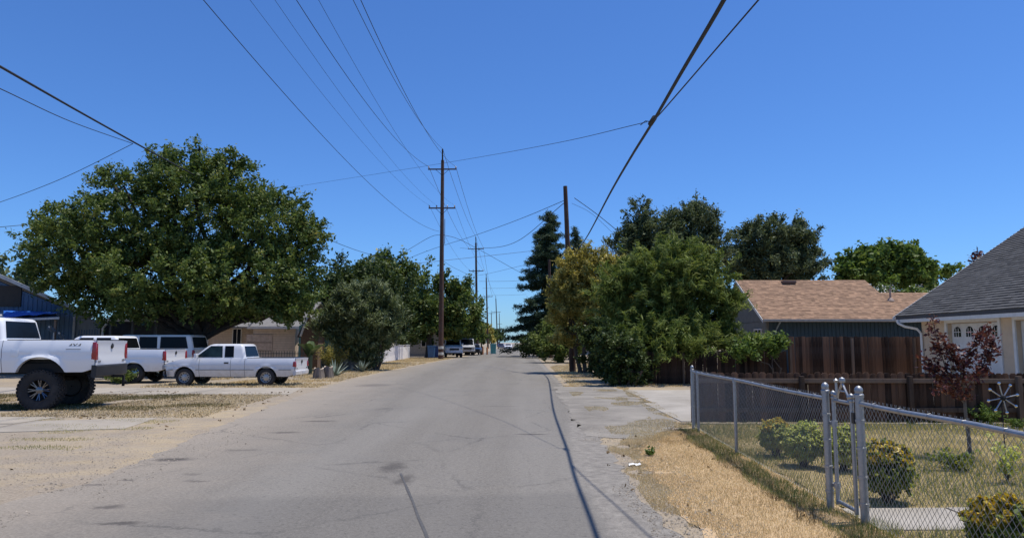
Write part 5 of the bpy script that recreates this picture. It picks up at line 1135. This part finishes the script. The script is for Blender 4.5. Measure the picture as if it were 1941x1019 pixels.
for sx, rows in ((-1, ((-12.5, 108, 7.5), (-11.5, 128, 6.6), (-12, 150, 7), (-11, 178, 7), (-11.5, 215, 7.5), (-11, 260, 8), (-12, 320, 8), (-11, 400, 9))), (1, ((8.2, 112, 9), (8.5, 135, 7), (8.8, 165, 8), (9.2, 205, 8), (9, 255, 9), (10, 330, 9), (10, 420, 10)))):
    for x, Y, h in rows:
        k += 1; wd = h * .45
        tree('avenue_tree', (x + random.uniform(-.5, .5), Y, 0), [(0, 0, h * .62, wd, wd, h * .36), (wd * .6, 2, h * .5, wd * .7, wd * .7, h * .3), (-wd * .6, -2, h * .52, wd * .7, wd * .7, h * .3), (random.uniform(-1, 1), 0, h * .84, wd * .5, wd * .5, h * .16)], 90, 7000, .42, .5, .3,
             LM[('dark', 'gold', 'mulberry', 'dark')[k % 4] if sx < 0 else ('dark', 'conifer', 'dark')[k % 3]], '%s %s tree in the row along the far %s side of the street' % (('nearest', 'second', 'third', 'fourth', 'fifth', 'sixth', 'seventh', 'farthest')[(k - 1) if sx < 0 else (k - 9)], ('dark', 'brownish', 'leafy', 'dark')[k % 4] if sx < 0 else ('dark', 'deep green', 'leafy')[k % 3], 'left' if sx < 0 else 'right'), group='trees lining the far %s side' % ('left' if sx < 0 else 'right'), trunk=(.25, .2), th=h * .3, gap=.15, seed=20 + k, twigs=16)
# trees closing the views behind the houses
for i, (px, Y, top, wpx, mt, lab) in enumerate(((8, 62, 312, 26, 'olive', 'distant tree above the blue house roof'), (300, 70, 335, 60, 'dark', 'dark tree mass behind the beige house'), (190, 66, 345, 60, 'dark', 'shaded tree behind the mulberry trunk'), (360, 62, 330, 36, 'dark', 'shaded tree between beige house and bush'),
        (960, 75, 325, 60, 'dark', 'low dark tree behind the tan roof'), (700, 70, 330, 60, 'dark', 'background tree behind the golden bush'))):
    ptree('backdrop_tree', px, Y, [(px, top + 38, wpx, 38), (px - wpx * .5, top + 52, wpx * .6, 30), (px + wpx * .5, top + 50, wpx * .6, 30), (px, top + 68, wpx, 22)], 120, 11000, .5, .4, .24, LM[mt], lab, group='trees behind the houses', trunk=(.3, .2), th=3, seed=50 + i, twigs=20)

# garden plants inside the fence
def ball(px, py, Y, rpx, label, leaf, n, ll, lw, yel=0, sq=.95, group='clipped round shrubs on the lawn'):
    q = at(px, py, Y); r = rpx * Y / FPX; b = Vector((q.x, Y, 0)); r *= .94; root = empty('round_shrub', b, label, 'shrub', group); zc = max(r * .75, q.z - .03)
    lob = [(0, 0, zc, r, r, r * sq), (r * .25, .1 * r, zc + r * .12, r * .82, r * .8, r * .8), (-r * .28, -.1 * r, zc - .05, r * .8, r * .85, r * .8)]
    lob.append((0, 0, zc - r * .35, r * .95, r * .95, r * .62)); P, Dn = shell(lob, 900, .86, 0, 0, .25, True); k_ = P[:, 2] > .02; P, Dn = P[k_], Dn[k_]; m = MB()
    for i in range(26): limb(m, (random.gauss(0, .03), random.gauss(0, .03), 0), P[random.randrange(len(P))] * .93, .012, .004, 4, .05, 4)
    m.build('stems', M_BARK, root, recalc=False); leaves('foliage', P, int(n * 1.5), r * .045, ll, lw, leaf, root, D=Dn + np.array([0, 0, 1.0]), face=1.5)
    leaves('shoots', P[::4], int(n * .22), r * .05, ll, lw, leaf, root, D=Dn[::4], sprig=r * .42)
    if yel:
        kk = (P[:, 2] > zc + r * .12) & (vnoise(P[:, 0] * 9 + 3, P[:, 1] * 9 + P[:, 2] * 7, 1.3, 77) > .38); T = P[kk]; leaves('new_leaves', T * np.array([1.03, 1.03, 1.04]), yel, r * .05, ll * 1.15, lw * 1.2, LM['yellow'], root, D=Dn[kk], face=1.8)
    return root
ball(884, 501, 10.4, 17, 'small clipped yellow-green shrub left of its paler neighbour', LM['hedge'], 9000, .04, .02, 1600)
ball(917, 509, 9.6, 21, 'pale variegated clipped shrub beside the smaller yellow-green ball', LM['hedge'], 11000, .042, .022)
ball(962, 513, 9.3, 22, 'clipped green shrub seen through the garden gate', LM['hedge'], 11000, .042, .022)
ball(1011, 538, 7.5, 27, 'green shrub with yellow leaf tips right of the gate posts', LM['boxdark'], 10000, .05, .028, 1300)
ball(1143, 607, 5.25, 34, 'dark green shrub crowned with bright yellow leaves at the right edge', LM['boxdark'], 11000, .045, .026, 5500)
def plumtree():
    b = gp(1108, 532); root = empty('plum_sapling', b, 'young red-leaved sapling on the lawn before the low fence', 'tree'); m = MB(); Y = b.y; P = []
    def pt(px, py, dy=0.): return at(px, py, Y + dy) - b
    m.tube([(0, 0, -.05), pt(1105, 500), pt(1102, 478), pt(1100, 452)], [.03, .026, .022, .018], 8, cap=False)
    for pts in ([(1102, 470), (1085, 445), (1072, 405), (1064, 372)], [(1100, 452), (1096, 425), (1110, 405), (1124, 385)], [(1100, 452), (1118, 430), (1132, 410), (1136, 395)], [(1085, 445), (1066, 430), (1054, 418)], [(1100, 460), (1090, 456), (1076, 452)], [(1096, 425), (1090, 415), (1084, 400)]):
        dy = random.uniform(-.25, .25); W = [pt(a, c, dy * i) for i, (a, c) in enumerate(pts)]; m.tube(W, [.016 * (1 - .8 * i / (len(W) - 1)) for i in range(len(W))], 5, cap=False)
        for i in range(len(W) - 1):
            for t in np.linspace(0, 1, 9):
                if i == 0 and t < .5 and len(pts) > 3: continue
                P.append(W[i].lerp(W[i + 1], t) + Vector((random.gauss(0, .04), random.gauss(0, .05), random.gauss(0, .03))))
    m.build('trunk', M_BARK2, root, smooth=True, recalc=False); leaves('crown', np.array([tuple(p) for p in P]), 2700, (.042, .05, .04), .056, .031, LM['plum'], root)
plumtree()
def twig(name, px, py, h, label, n, spread, leafm, ll=.05, lw=.03, stems=9, cat='plant'):
    b = gp(px, py); root = empty(name, b, label, cat); m = MB(); P = []
    for i in range(stems):
        a = random.uniform(0, 2 * PI); e = Vector((math.cos(a) * spread * random.random(), math.sin(a) * spread * random.random(), h * random.uniform(.5, 1))); m.tube([(0, 0, 0), e * .5 + Vector((0, 0, h * .12)), e], [.006, .004, .002], 4, cap=False)
        for t in np.linspace(.25, 1, 8): P.append(tuple((e * t + Vector((0, 0, h * .2 * t * (1 - t)))))) 
    m.build('stems', M_BARK2, root, recalc=False); leaves('leaves', np.array(P), n, spread * .09, ll, lw, leafm, root)
twig('rose_bush', 1092, 546, .26, 'low straggly green bush on the lawn beside the sapling foot', 700, .36, LM['boxdark'])
twig('rose_plant', 1150, 560, .62, 'thin leafy rose stems behind the near fence at right', 300, .35, LM['hedge'], .055, .035, 6)
twig('leafy_weeds', 1128, 493, .42, 'bright green weeds at the foot of the low board fence', 1400, .38, LM['bright'], .07, .022, 16)
twig('leafy_weeds', 1160, 497, .18, 'small weed clump beside the wind spinner pole', 400, .3, LM['bright'], .07, .02, 12)
twig('verge_weed', 742, 529, .14, 'small green weed growing alone on the straw verge', 160, .10, LM['bright'], .05, .025, 8)
twig('wheel_weeds', 136, 446, .5, 'weeds grown up around the rear wheel of the parked pickup', 1500, .8, LM['willow'], .13, .04, 20)
twig('dry_shrub', 380, 432, 1.5, 'dry straw coloured brush beside the grey picket fence', 3000, 1.3, LM['gold'], .16, .03, 40)
# wind spinner
def spinner():
    Y = 9.2; q = at(1143, 462, Y); b = Vector((q.x, Y, 0)); root = empty('wind_spinner', b, 'metal garden spinner with eight knobbed arms on a thin pole', 'ornament'); m = MB(); m.tube([(0, 0, -.02), (.0, 0, q.z - .02)], .007, 6); m.build('pole', M_UNDER, root)
    h = MB(); h.lathe([(.001, -.03), (.03, -.02), (.04, 0), (.03, .02), (.001, .03)], (0, -.03, q.z), axis='y', n=14); h.build('hub', M_UNDER, root, smooth=True)
    for k in range(8):
        a = PI * k / 4 + .2; e = Vector((math.cos(a) * .19, -.03, q.z + math.sin(a) * .19)); s = Vector((math.cos(a) * .03, -.03, q.z + math.sin(a) * .03)); t = MB(); t.tube([s, e], .008, 6); t.build('arm', M_METAL, root); c = MB(); c.lathe([(.001, -.02), (.014, -.014), (.019, 0), (.014, .014), (.001, .02)], e, axis='y', n=12); c.build('cup', M_CHROME, root, smooth=True)
spinner()
# banana plant, agave, stumps, grey picket fence
def banana():
    b = gbase(352, 37); root = empty('banana_plant', b, 'banana plant with broad paddle leaves behind the white tailgate', 'plant'); m = MB(); m.tube([(0, 0, 0), (.05, 0, 1.1)], [.14, .09], 8); m.build('stem', pm('green_stem', (.1, .12, .05), .7), root, smooth=True); first = None
    for i in range(9):
        a = i * 2.4; l = random.uniform(1.1, 1.6); w_ = .22; mb = MB(); rows = []
        for t in np.linspace(0, 1, 9):
            c = Vector((l * .72 * t, 0, l * (.95 * t - .55 * t * t))); ww = w_ * math.sin(PI * min(1, t * .93 + .06)) ** .6; rows.append([c + Vector((0, -ww, .05 + random.uniform(-.02, .02))), c, c + Vector((0, ww, .05 + random.uniform(-.02, .02)))])
        mb.grid(rows); o_ = mb.build('leaf', LM['banana'], root, smooth=True); o_.location = (0, 0, random.uniform(.7, 1.1)); o_.rotation_euler = (0, random.uniform(-.35, .1), a)
banana()
def agave(px, py, r, label):
    b = gp(px, py); root = empty('agave_plant', b, label, 'plant'); mt = pm('agave_' + str(int(px)), (.16, .2, .15), .6, var=.25)
    for i in range(16):
        a = i * 2.4; el = random.uniform(.35, 1.25); mb = MB(); rows = []
        for t in np.linspace(0, 1, 5): c = Vector((r * t * math.cos(el), 0, r * t * math.sin(el))); ww = .07 * (1 - t) ** .7 + .004; rows.append([c + Vector((0, -ww, .03)), c, c + Vector((0, ww, .03))])
        mb.grid(rows); o_ = mb.build('leaf', mt, root); o_.rotation_euler = (0, 0, a)
agave(381, 438, .95, 'spiky grey-green agave beside the tree stumps'); agave(412, 433, .7, 'spiky agave at the foot of the large grey-green bush')
def stump(px, py, r, h, label):
    b = gp(px, py); root = empty('tree_stump', b, label, 'stump', 'stumps at the yard corner'); m = MB(); P = []
    for z in (0, .25, .6, 1.): P.append([(math.cos(a) * r * (1.25 - .25 * z) * (1 + .14 * math.sin(a * 5 + z)), math.sin(a) * r * (1.25 - .25 * z) * (1 + .14 * math.sin(a * 5)), h * z + (.05 * math.sin(a * 3) if z == 1. else 0)) for a in np.linspace(0, 2 * PI, 16, endpoint=False)])
    m.grid(P, closed=True); m.build('bark', pm('stump_bark' + str(int(px)), (.15, .125, .105), .95, var=.75, scale=4, stretch=(3, 3, .5)), root, smooth=True); c = MB(); c.add(P[-1] , [tuple(range(16))]); c.build('cut_face', pm('cut_wood' + str(int(px)), (.42, .34, .26), .9, var=.25), root)
stump(362, 440, .22, .46, 'weathered tree stump just behind the white bumper'); stump(373, 439.5, .2, .52, 'weathered tree stump between its twin and the agave')
board_fence('grey_picket_fence', (-11.6, 41.5, 0), (-9.2, 41.5, 0), .16, 1.15, 'short grey weathered picket fence beside the large bush', 1, .05, False, 1.2, (.4, .95))
def mat_all(o, m):
    for c in o.children:
        if c.type == 'MESH': c.data.materials.clear(); c.data.materials.append(m)
mat_all(bpy.data.objects['grey_picket_fence'], woodmat('grey_wood', (.16, .15, .14), (.36, .34, .32)))
# green yard fence behind the small pickup
def iron_fence():
    a, b_ = gbase(292, 34), gbase(346, 34); root = empty('iron_fence', a, 'dark green iron railing behind the small white pickup bed', 'fence'); d = (b_ - a).length; s = None
    m = MB(); m.box((d / 2, 0, 1.12), (d, .03, .03)); m.box((d / 2, 0, .2), (d, .03, .03)); mt = pm('green_iron', (.02, .04, .028), .6); m.build('rail', mt, root)
    for x in np.arange(0, d + .01, .13):
        if s is None: m = MB(); m.box((0, 0, .62), (.018, .018, 1.24)); s = m.build('bar', mt, root)
        else: inst(s, root, (x, 0, 0))
iron_fence()
# fallen leaves on the left verge and along the road edge
x, y = scatter(3600, -17, -6.2, 8.2, 24, 1.); k_ = (vnoise(x, y, .9, 71) > .45) & (RNG.random(len(x)) < np.where((y > 15.2) & (x < -5.7 - .06 * y), 1, .05)); x, y = x[k_], y[k_]
tag(leaves('leaf_litter', np.stack([x, y, np.full(len(x), .014)], 1), len(x), (.02, .02, .004), .06, .035, leafmat('fallen_leaf', [(.1, (.07, .045, .022)), (.5, (.17, .11, .05)), (1, (.32, .22, .11))], .1, .7, .2), None, 0, .85), kind='stuff')
x, y = scatter(80, 1.0, 3.2, 3.5, 13, 1.2)
tag(leaves('verge_litter', np.stack([x, y, np.full(len(x), .02)], 1), len(x), (.02, .02, .004), .05, .028, bpy.data.materials['fallen_leaf'], None, 0, .85), kind='stuff')
# litter on the verge
lt = MB(); q = gp(724, 540); rows = [[(q.x + u * .16 - .08 + random.uniform(-.01, .01), q.y + v * .12 - .06, .012 + .025 * math.sin(u * 5 + v * 3) ** 2) for u in np.linspace(0, 1, 6)] for v in np.linspace(0, 1, 5)]
lt.grid(rows); tag(lt.build('paper_scrap', pm('paper', (.78, .77, .74), .8), recalc=False), 'crumpled white paper scrap lying on the straw verge', 'litter')
# bins far along the left verge
def bin_(px, Y, col, label, s=1.):
    b = gbase(px, Y); root = empty('wheeled_bin', b, label, 'bin', 'wheeled bins at the verge'); m = MB(); m.grid([[(x * w_, y * w_, z * s) for x, y in ((-.5, -.5), (.5, -.5), (.5, .5), (-.5, .5))] for w_, z in ((.48 * s, .08), (.6 * s, 1.0))], closed=True)
    m.add([(x * .48 * s, y * .48 * s, .08 * s) for x, y in ((-.5, -.5), (.5, -.5), (.5, .5), (-.5, .5))], [(3, 2, 1, 0)]); mt = pm('bin_' + str(px), col, .5); m.build('body', mt, root); l = MB(); l.box((0, 0, 1.03 * s), (.66 * s, .66 * s, .07 * s)); l.box((0, .34 * s, 1.0 * s), (.5 * s, .05, .05)); l.build('lid', mt, root, bevel=.02); w_ = MB()
    for x in (-.25, .25): w_.lathe([(.001, -.03), (.1, -.03), (.1, .03), (.001, .03)], (x * s, .26 * s, .1 * s), axis='x', n=12)
    w_.build('wheel', M_TYRE, root)
bin_(562, 98, (.10, .38, .40), 'teal wheeled bin standing by the far left road edge', 1.4); bin_(491, 74, (.03, .10, .22), 'dark blue wheeled bin left of the nearest utility pole', 1.25); bin_(497, 76, (.025, .06, .16), 'darker blue bin tucked just behind the nearest utility pole', 1.2); bin_(613, 88, (.015, .016, .018), 'black bin in the shade on the right verge', 1.7)
def cone(px, Y, h, label):
    b = gbase(px, Y); root = empty('orange_post', b, label, 'post', 'orange markers by the far left verge'); m = MB(); m.lathe([(.12, 0), (.12, h * .9), (.08, h), (.001, h)], n=10); m.build('body', pm('orange_' + str(px), (.45, .18, .07), .7), root, smooth=True)
cone(550, 97, 1.1, 'orange-brown post left of the teal bin'); cone(555, 97, 1.0, 'second orange-brown post, next to the teal bin')

# ------------------------------------------------------------------ utility poles and wires
INS = pm('porcelain', (.30, .24, .21), .3)
def pole(Y, px_base, px_top, H, label, arms, group, r=.20, pin=True, bands=False, steps=False):
    b = gbase(px_base, Y); t = at(px_top, 300, Y); tp = Vector((t.x - b.x, 0, H)); root = empty('utility_pole', b, label, 'utility pole', group)
    m = MB(); m.tube([(0, 0, -.2), tp * .5, tp * (.945 if pin else 1)], [r, r * .82, r * .62], 12); m.build('shaft', M_POLE, root, smooth=True)
    ends = []
    if pin: m = MB(); m.tube([tp * .93 + Vector((.0, -r * .4, 0)), tp + Vector((0, -r * .4, -.3))], r * .3, 8); m.lathe([(.05, H - .32), (.11, H - .24), (.06, H - .16), (.1, H - .1), (.04, H), (.001, H + .02)], (tp.x, -r * .4, 0), n=10); m.build('top_pin', M_UNDER, root, smooth=True); ends.append(b + tp)
    for z, hw, kind in arms:
        c = tp * (z / H); a = MB(); a.box((c.x, -r * .85, z), (hw * 2, .10, .13)); ar = a.build('crossarm', M_POLE, root, bevel=.01)
        k = MB(); k.tube([(c.x - hw * .5, -r * .86, z), (c.x, -r * .8, z - .65)], .022, 5); k.tube([(c.x + hw * .5, -r * .86, z), (c.x, -r * .8, z - .65)], .022, 5); k.build('brace', M_UNDER, root)
        xs = (-.95, .95) if kind == 2 else (-.95, -.4, .4, .95)
        for q in xs:
            i_ = MB(); i_.lathe([(.02, z + .06), (.035, z + .12), (.09, z + .15), (.05, z + .19), (.08, z + .23), (.03, z + .30), (.001, z + .31)], (c.x + hw * q, -r * .85, 0), n=10); i_.build('insulator', INS, ar, smooth=True); ends.append(b + Vector((c.x + hw * q, -r * .85, z + .28)))
    if bands:
        for z in (.55, 1.15): m = MB(); m.lathe([(r * 1.02, z - .13), (r * 1.05, z - .12), (r * 1.05, z + .12), (r * 1.02, z + .13)], n=16); m.build('band', pm('reflective_band', (.62, .60, .52), .6), root, smooth=True)
        m = MB(); m.box((.0 + r, 0, H * .6), (.06, .06, H * .12)); m.build('conduit', M_GREYTRIM, root)
    return b + tp, ends
LP = 'utility poles along the left verge'
H1 = at(503, 178, 70).z
top1, e1 = pole(70, 502, 503, H1, 'nearest and tallest left utility pole with two crossarms', [(at(0, 203, 70).z, 1.45, 2), (at(0, 247, 70).z, 1.35, 4)], LP, .26, True, True)
top2, e2 = pole(128, 543.5, 542, at(0, 279, 128).z, 'second left utility pole, behind the nearest one', [(at(0, 293, 128).z, 1.45, 2), (at(0, 318, 128).z, 1.35, 4)], LP, .26)
top3, e3 = pole(192, 556, 554, at(0, 321, 192).z, 'third left utility pole down the street', [(at(0, 347, 192).z, 1.6, 4)], LP, .25)
top4, e4 = pole(285, 567, 565, at(0, 346, 285).z, 'fourth left utility pole, small in the distance', [(at(0, 364.5, 285).z, 1.7, 4)], LP, .26)
top5, e5 = pole(330, 560.5, 560, at(0, 363, 330).z, 'far utility pole standing left of the distant fourth pole', [(at(0, 366, 330).z, 1.6, 4)], LP, .22)
top6, e6 = pole(400, 569.5, 569, at(0, 364, 400).z, 'farthest small utility pole right of the fourth pole', [(at(0, 378, 400).z, 1.6, 4)], LP, .25)
top7, _ = pole(40, 653, 645, at(0, 222, 40).z, 'dark leaning utility pole rising out of the golden bush tree', [], 'utility poles on the right verge', .19, False)
top8, _ = pole(75, 628, 626, at(0, 305, 75).z, 'thin brown pole in front of the tall cedar', [], 'utility poles on the right verge', .2, False)
M_CABLE = pm('black_cable', (.012, .012, .013), .6, var=.2)
WN = 0
def wire(name, pts, r, label, sag=0., group='overhead wires', n=24):
    """a hanging line through the given points; sag in metres on each span"""
    P = []
    for a, b_ in zip(pts, pts[1:]):
        a, b_ = Vector(a), Vector(b_)
        for k in range(n):
            t = k / n; p = a.lerp(b_, t); p.z -= 4 * sag * t * (1 - t); P.append(p)
    if len(pts) > 2:                                    # one smooth line through all the points
        V_ = [Vector(q) for q in pts]; V_ = [V_[0] * 2 - V_[1]] + V_ + [V_[-1] * 2 - V_[-2]]; P = []
        for i in range(1, len(V_) - 2):
            p0, p1, p2, p3 = V_[i - 1:i + 3]; d1 = max(1e-6, (p1 - p0).length) ** .5; d2 = max(1e-6, (p2 - p1).length) ** .5; d3 = max(1e-6, (p3 - p2).length) ** .5
            m1 = ((p1 - p0) / d1 - (p2 - p0) / (d1 + d2) + (p2 - p1) / d2) * d2; m2 = ((p2 - p1) / d2 - (p3 - p1) / (d2 + d3) + (p3 - p2) / d3) * d2
            for k in range(16):
                t = k / 16; P.append(p1 * (2 * t ** 3 - 3 * t * t + 1) + m1 * (t ** 3 - 2 * t * t + t) + p2 * (-2 * t ** 3 + 3 * t * t) + m2 * (t ** 3 - t * t))
    P.append(Vector(pts[-1])); m = MB(); m.tube(P, r, 5); o_ = m.build(name, M_CABLE, None, smooth=True, recalc=False); return tag(o_, label, 'wire', group)
def backspan(a, px, r, label):
    """line from a pole attachment back over the street to the next pole behind the viewer, through the sky at the top of the view"""
    Y0, Y1 = a.y, -12.0; r_ = ray(px, 0); best = None
    X = a.x; k = X / r_.x; Yp, Zp = r_.y * k, CAM_H + r_.z * k; kq = (Zp - a.z) / ((Yp - Y0) * (Yp - Y1)); P = []
    for t in np.linspace(0, 1, 50): y = Y0 + (Y1 - Y0) * t; P.append((X, y, a.z + kq * (y - Y0) * (y - Y1)))
    m = MB(); m.tube(P, r, 4); return tag(m.build('overhead_wire', M_CABLE, None, smooth=True, recalc=False), label, 'wire', 'wires from the nearest left pole back over the viewer')
for a, px, r, lab in ((e1[0], 398, .017, 'wire from the tip of the nearest pole, left one of the close pair'), (e1[2], 407, .017, 'wire from the right end of the upper crossarm of the nearest pole'), (e1[1], 332, .018, 'wire from the left end of the upper crossarm, bold against the sky'),
                      (e1[3], 278, .008, 'faint wire from the left end of the lower crossarm'), (e1[4], 307, .008, 'faint wire from the inner left of the lower crossarm'), (e1[6], 358, .008, 'faint wire from the right end of the lower crossarm'), (at(500, 272, 70), 224, .014, 'lowest wire leaving the nearest pole towards the upper left')):
    backspan(Vector(a), px, r, lab)
for (A, B, r, nm) in ((e1, e2, .02, 'first'), ):
    for i, lab in ((0, 'pole top wire between the first and second left poles'), (1, 'left upper crossarm wire between the first and second left poles'), (2, 'right upper crossarm wire between the first and second left poles'), (3, 'left lower crossarm wire between the first and second left poles'), (6, 'right lower crossarm wire between the first and second left poles')):
        wire('overhead_wire', [A[i], B[i]], .02 if i < 3 else .013, lab, .9)
wire('overhead_wire', [e2[0], e3[0]], .022, 'pole top wire between the second and third left poles', .8); wire('overhead_wire', [e2[2], e3[4]], .022, 'crossarm wire between the second and third left poles', .8); wire('overhead_wire', [e3[0], e4[0]], .025, 'pole top wire between the third and fourth left poles', .8)
# right verge telephone cable and its drops
CB = [at(653, 302, 40)] + [at(668, 280, 33), at(700, 220.5, 17.7), at(722, 183, 14.0), at(745, 146, 11.5), at(778, 89, 9.0), at(830, 0, 6.9)]
d_ = CB[-1] - CB[-2]; CB += [CB[-1] + d_ * 1.6 + Vector((0, 0, .12)), CB[-1] + d_ * 5 + Vector((0, 0, .8))]
wire('telephone_cable', CB, .026, 'thick black cable sweeping from the leaning pole over the verge to the top edge', 0., None, 6)
sp = CB[4]; cl = MB(); cl.tube([sp + Vector((-.03, .1, -.02)), sp + Vector((.0, -.12, .02))], .045, 8); cl.tube([sp + Vector((0, .05, 0)), sp + Vector((-.12, .06, .02)), sp + Vector((-.2, .1, -.04))], .008, 5)
tag(cl.build('cable_splice', M_CABLE, None, smooth=True), 'black splice on the thick cable where thinner wires branch off', 'cable splice')
q1, q2 = at(757, 133, 10.2), at(872, 0, 7.0)
wire('drop_wire', [sp, q1, q2, q2 + (q2 - q1) * 2], .010, 'thin wire leaving the splice towards the upper right edge', .0)
wire('drop_wire', [sp + Vector((-.1, .05, 0)), at(640, 170, 17), at(500, 195, 30), at(330, 222, 44), at(240, 236, 56)], .0065, 'long thin wire crossing the street from the splice to the shade tree', .02)
wire('telephone_cable', [at(-60, 51, 14), at(0, 85, 16), at(95, 139, 22), at(187, 190, 31), at(215, 205, 34), at(240, 218, 38)], .035, 'thick cable entering from the left edge into the shade tree', 0., None)
wire('drop_wire', [at(-40, 92, 14.5), at(0, 110, 16), at(75, 145, 20.5), at(150, 172, 27)], .013, 'thin wire just below the thick cable at the left edge', .01)
wire('drop_wire', [at(150, 172, 27), at(75, 209, 28), at(0, 238, 30), at(-40, 250, 31)], .012, 'thin wire slanting down from the thick left cable to the left edge', .02)
wire('drop_wire', [at(-40, 270, 36), at(0, 267, 36), at(60, 261, 38), at(130, 250, 44)], .016, 'thin level wire low in the sky at the left edge', .03)
wire('drop_wire', [at(330, 262, 36), at(361, 276, 40), at(420, 298, 52), at(480, 309, 68)], .016, 'thin wire leaving the right side of the shade tree', .05)
wire('drop_wire', [at(645, 238, 40), at(590, 283, 52), at(545, 291.5, 74), at(524, 291, 110)], .02, 'sagging wire from the leaning pole to the second left pole', .12)
wire('drop_wire', [at(645, 236, 40), at(600, 255, 46), at(540, 277, 60), at(480, 297, 70), at(430, 318, 72)], .018, 'twisted wire from the leaning pole across to the left trees', .08)
wire('drop_wire', [at(655, 234, 40), at(680, 252, 42), at(712, 278, 46)], .02, 'wire from the leaning pole down to the grey-green tree', .05)
wire('drop_wire', [at(652, 240, 40), at(672, 250, 41.5), at(700, 275, 45)], .009, 'thinner wire under the one to the grey-green tree', .15)
wire('drop_wire', [at(503, 276, 70), at(517, 279, 72), at(548, 294, 80), at(595, 320, 86), at(630, 336, 92)], .022, 'wire from the nearest left pole slanting to the cedar', .04)
wire('drop_wire', [at(503, 276, 70), at(494, 277, 70), at(465, 293, 68), at(440, 308, 66)], .02, 'wire from the nearest left pole down to the left trees', .04)
wire('drop_wire', [at(470, 309, 72), at(592, 296, 84), at(640, 290, 90)], .02, 'nearly level wire across the street below the crossarms', .15)
wire('drop_wire', [at(503, 305, 70), at(520, 315, 78), at(546, 322, 100), at(600, 310, 84)], .016, 'low wire looping over the street before the second pole', .2)
for j, (yy_, Y_) in enumerate(((329, 150), (337, 170), (345, 200))):
    wire('drop_wire', [at(546 + j * 4, yy_, Y_), at(600, yy_ - 1, Y_)], .026, ('upper', 'middle', 'lowest')[j] + ' of three short level wires across the far street', .1, 'three far level wires')
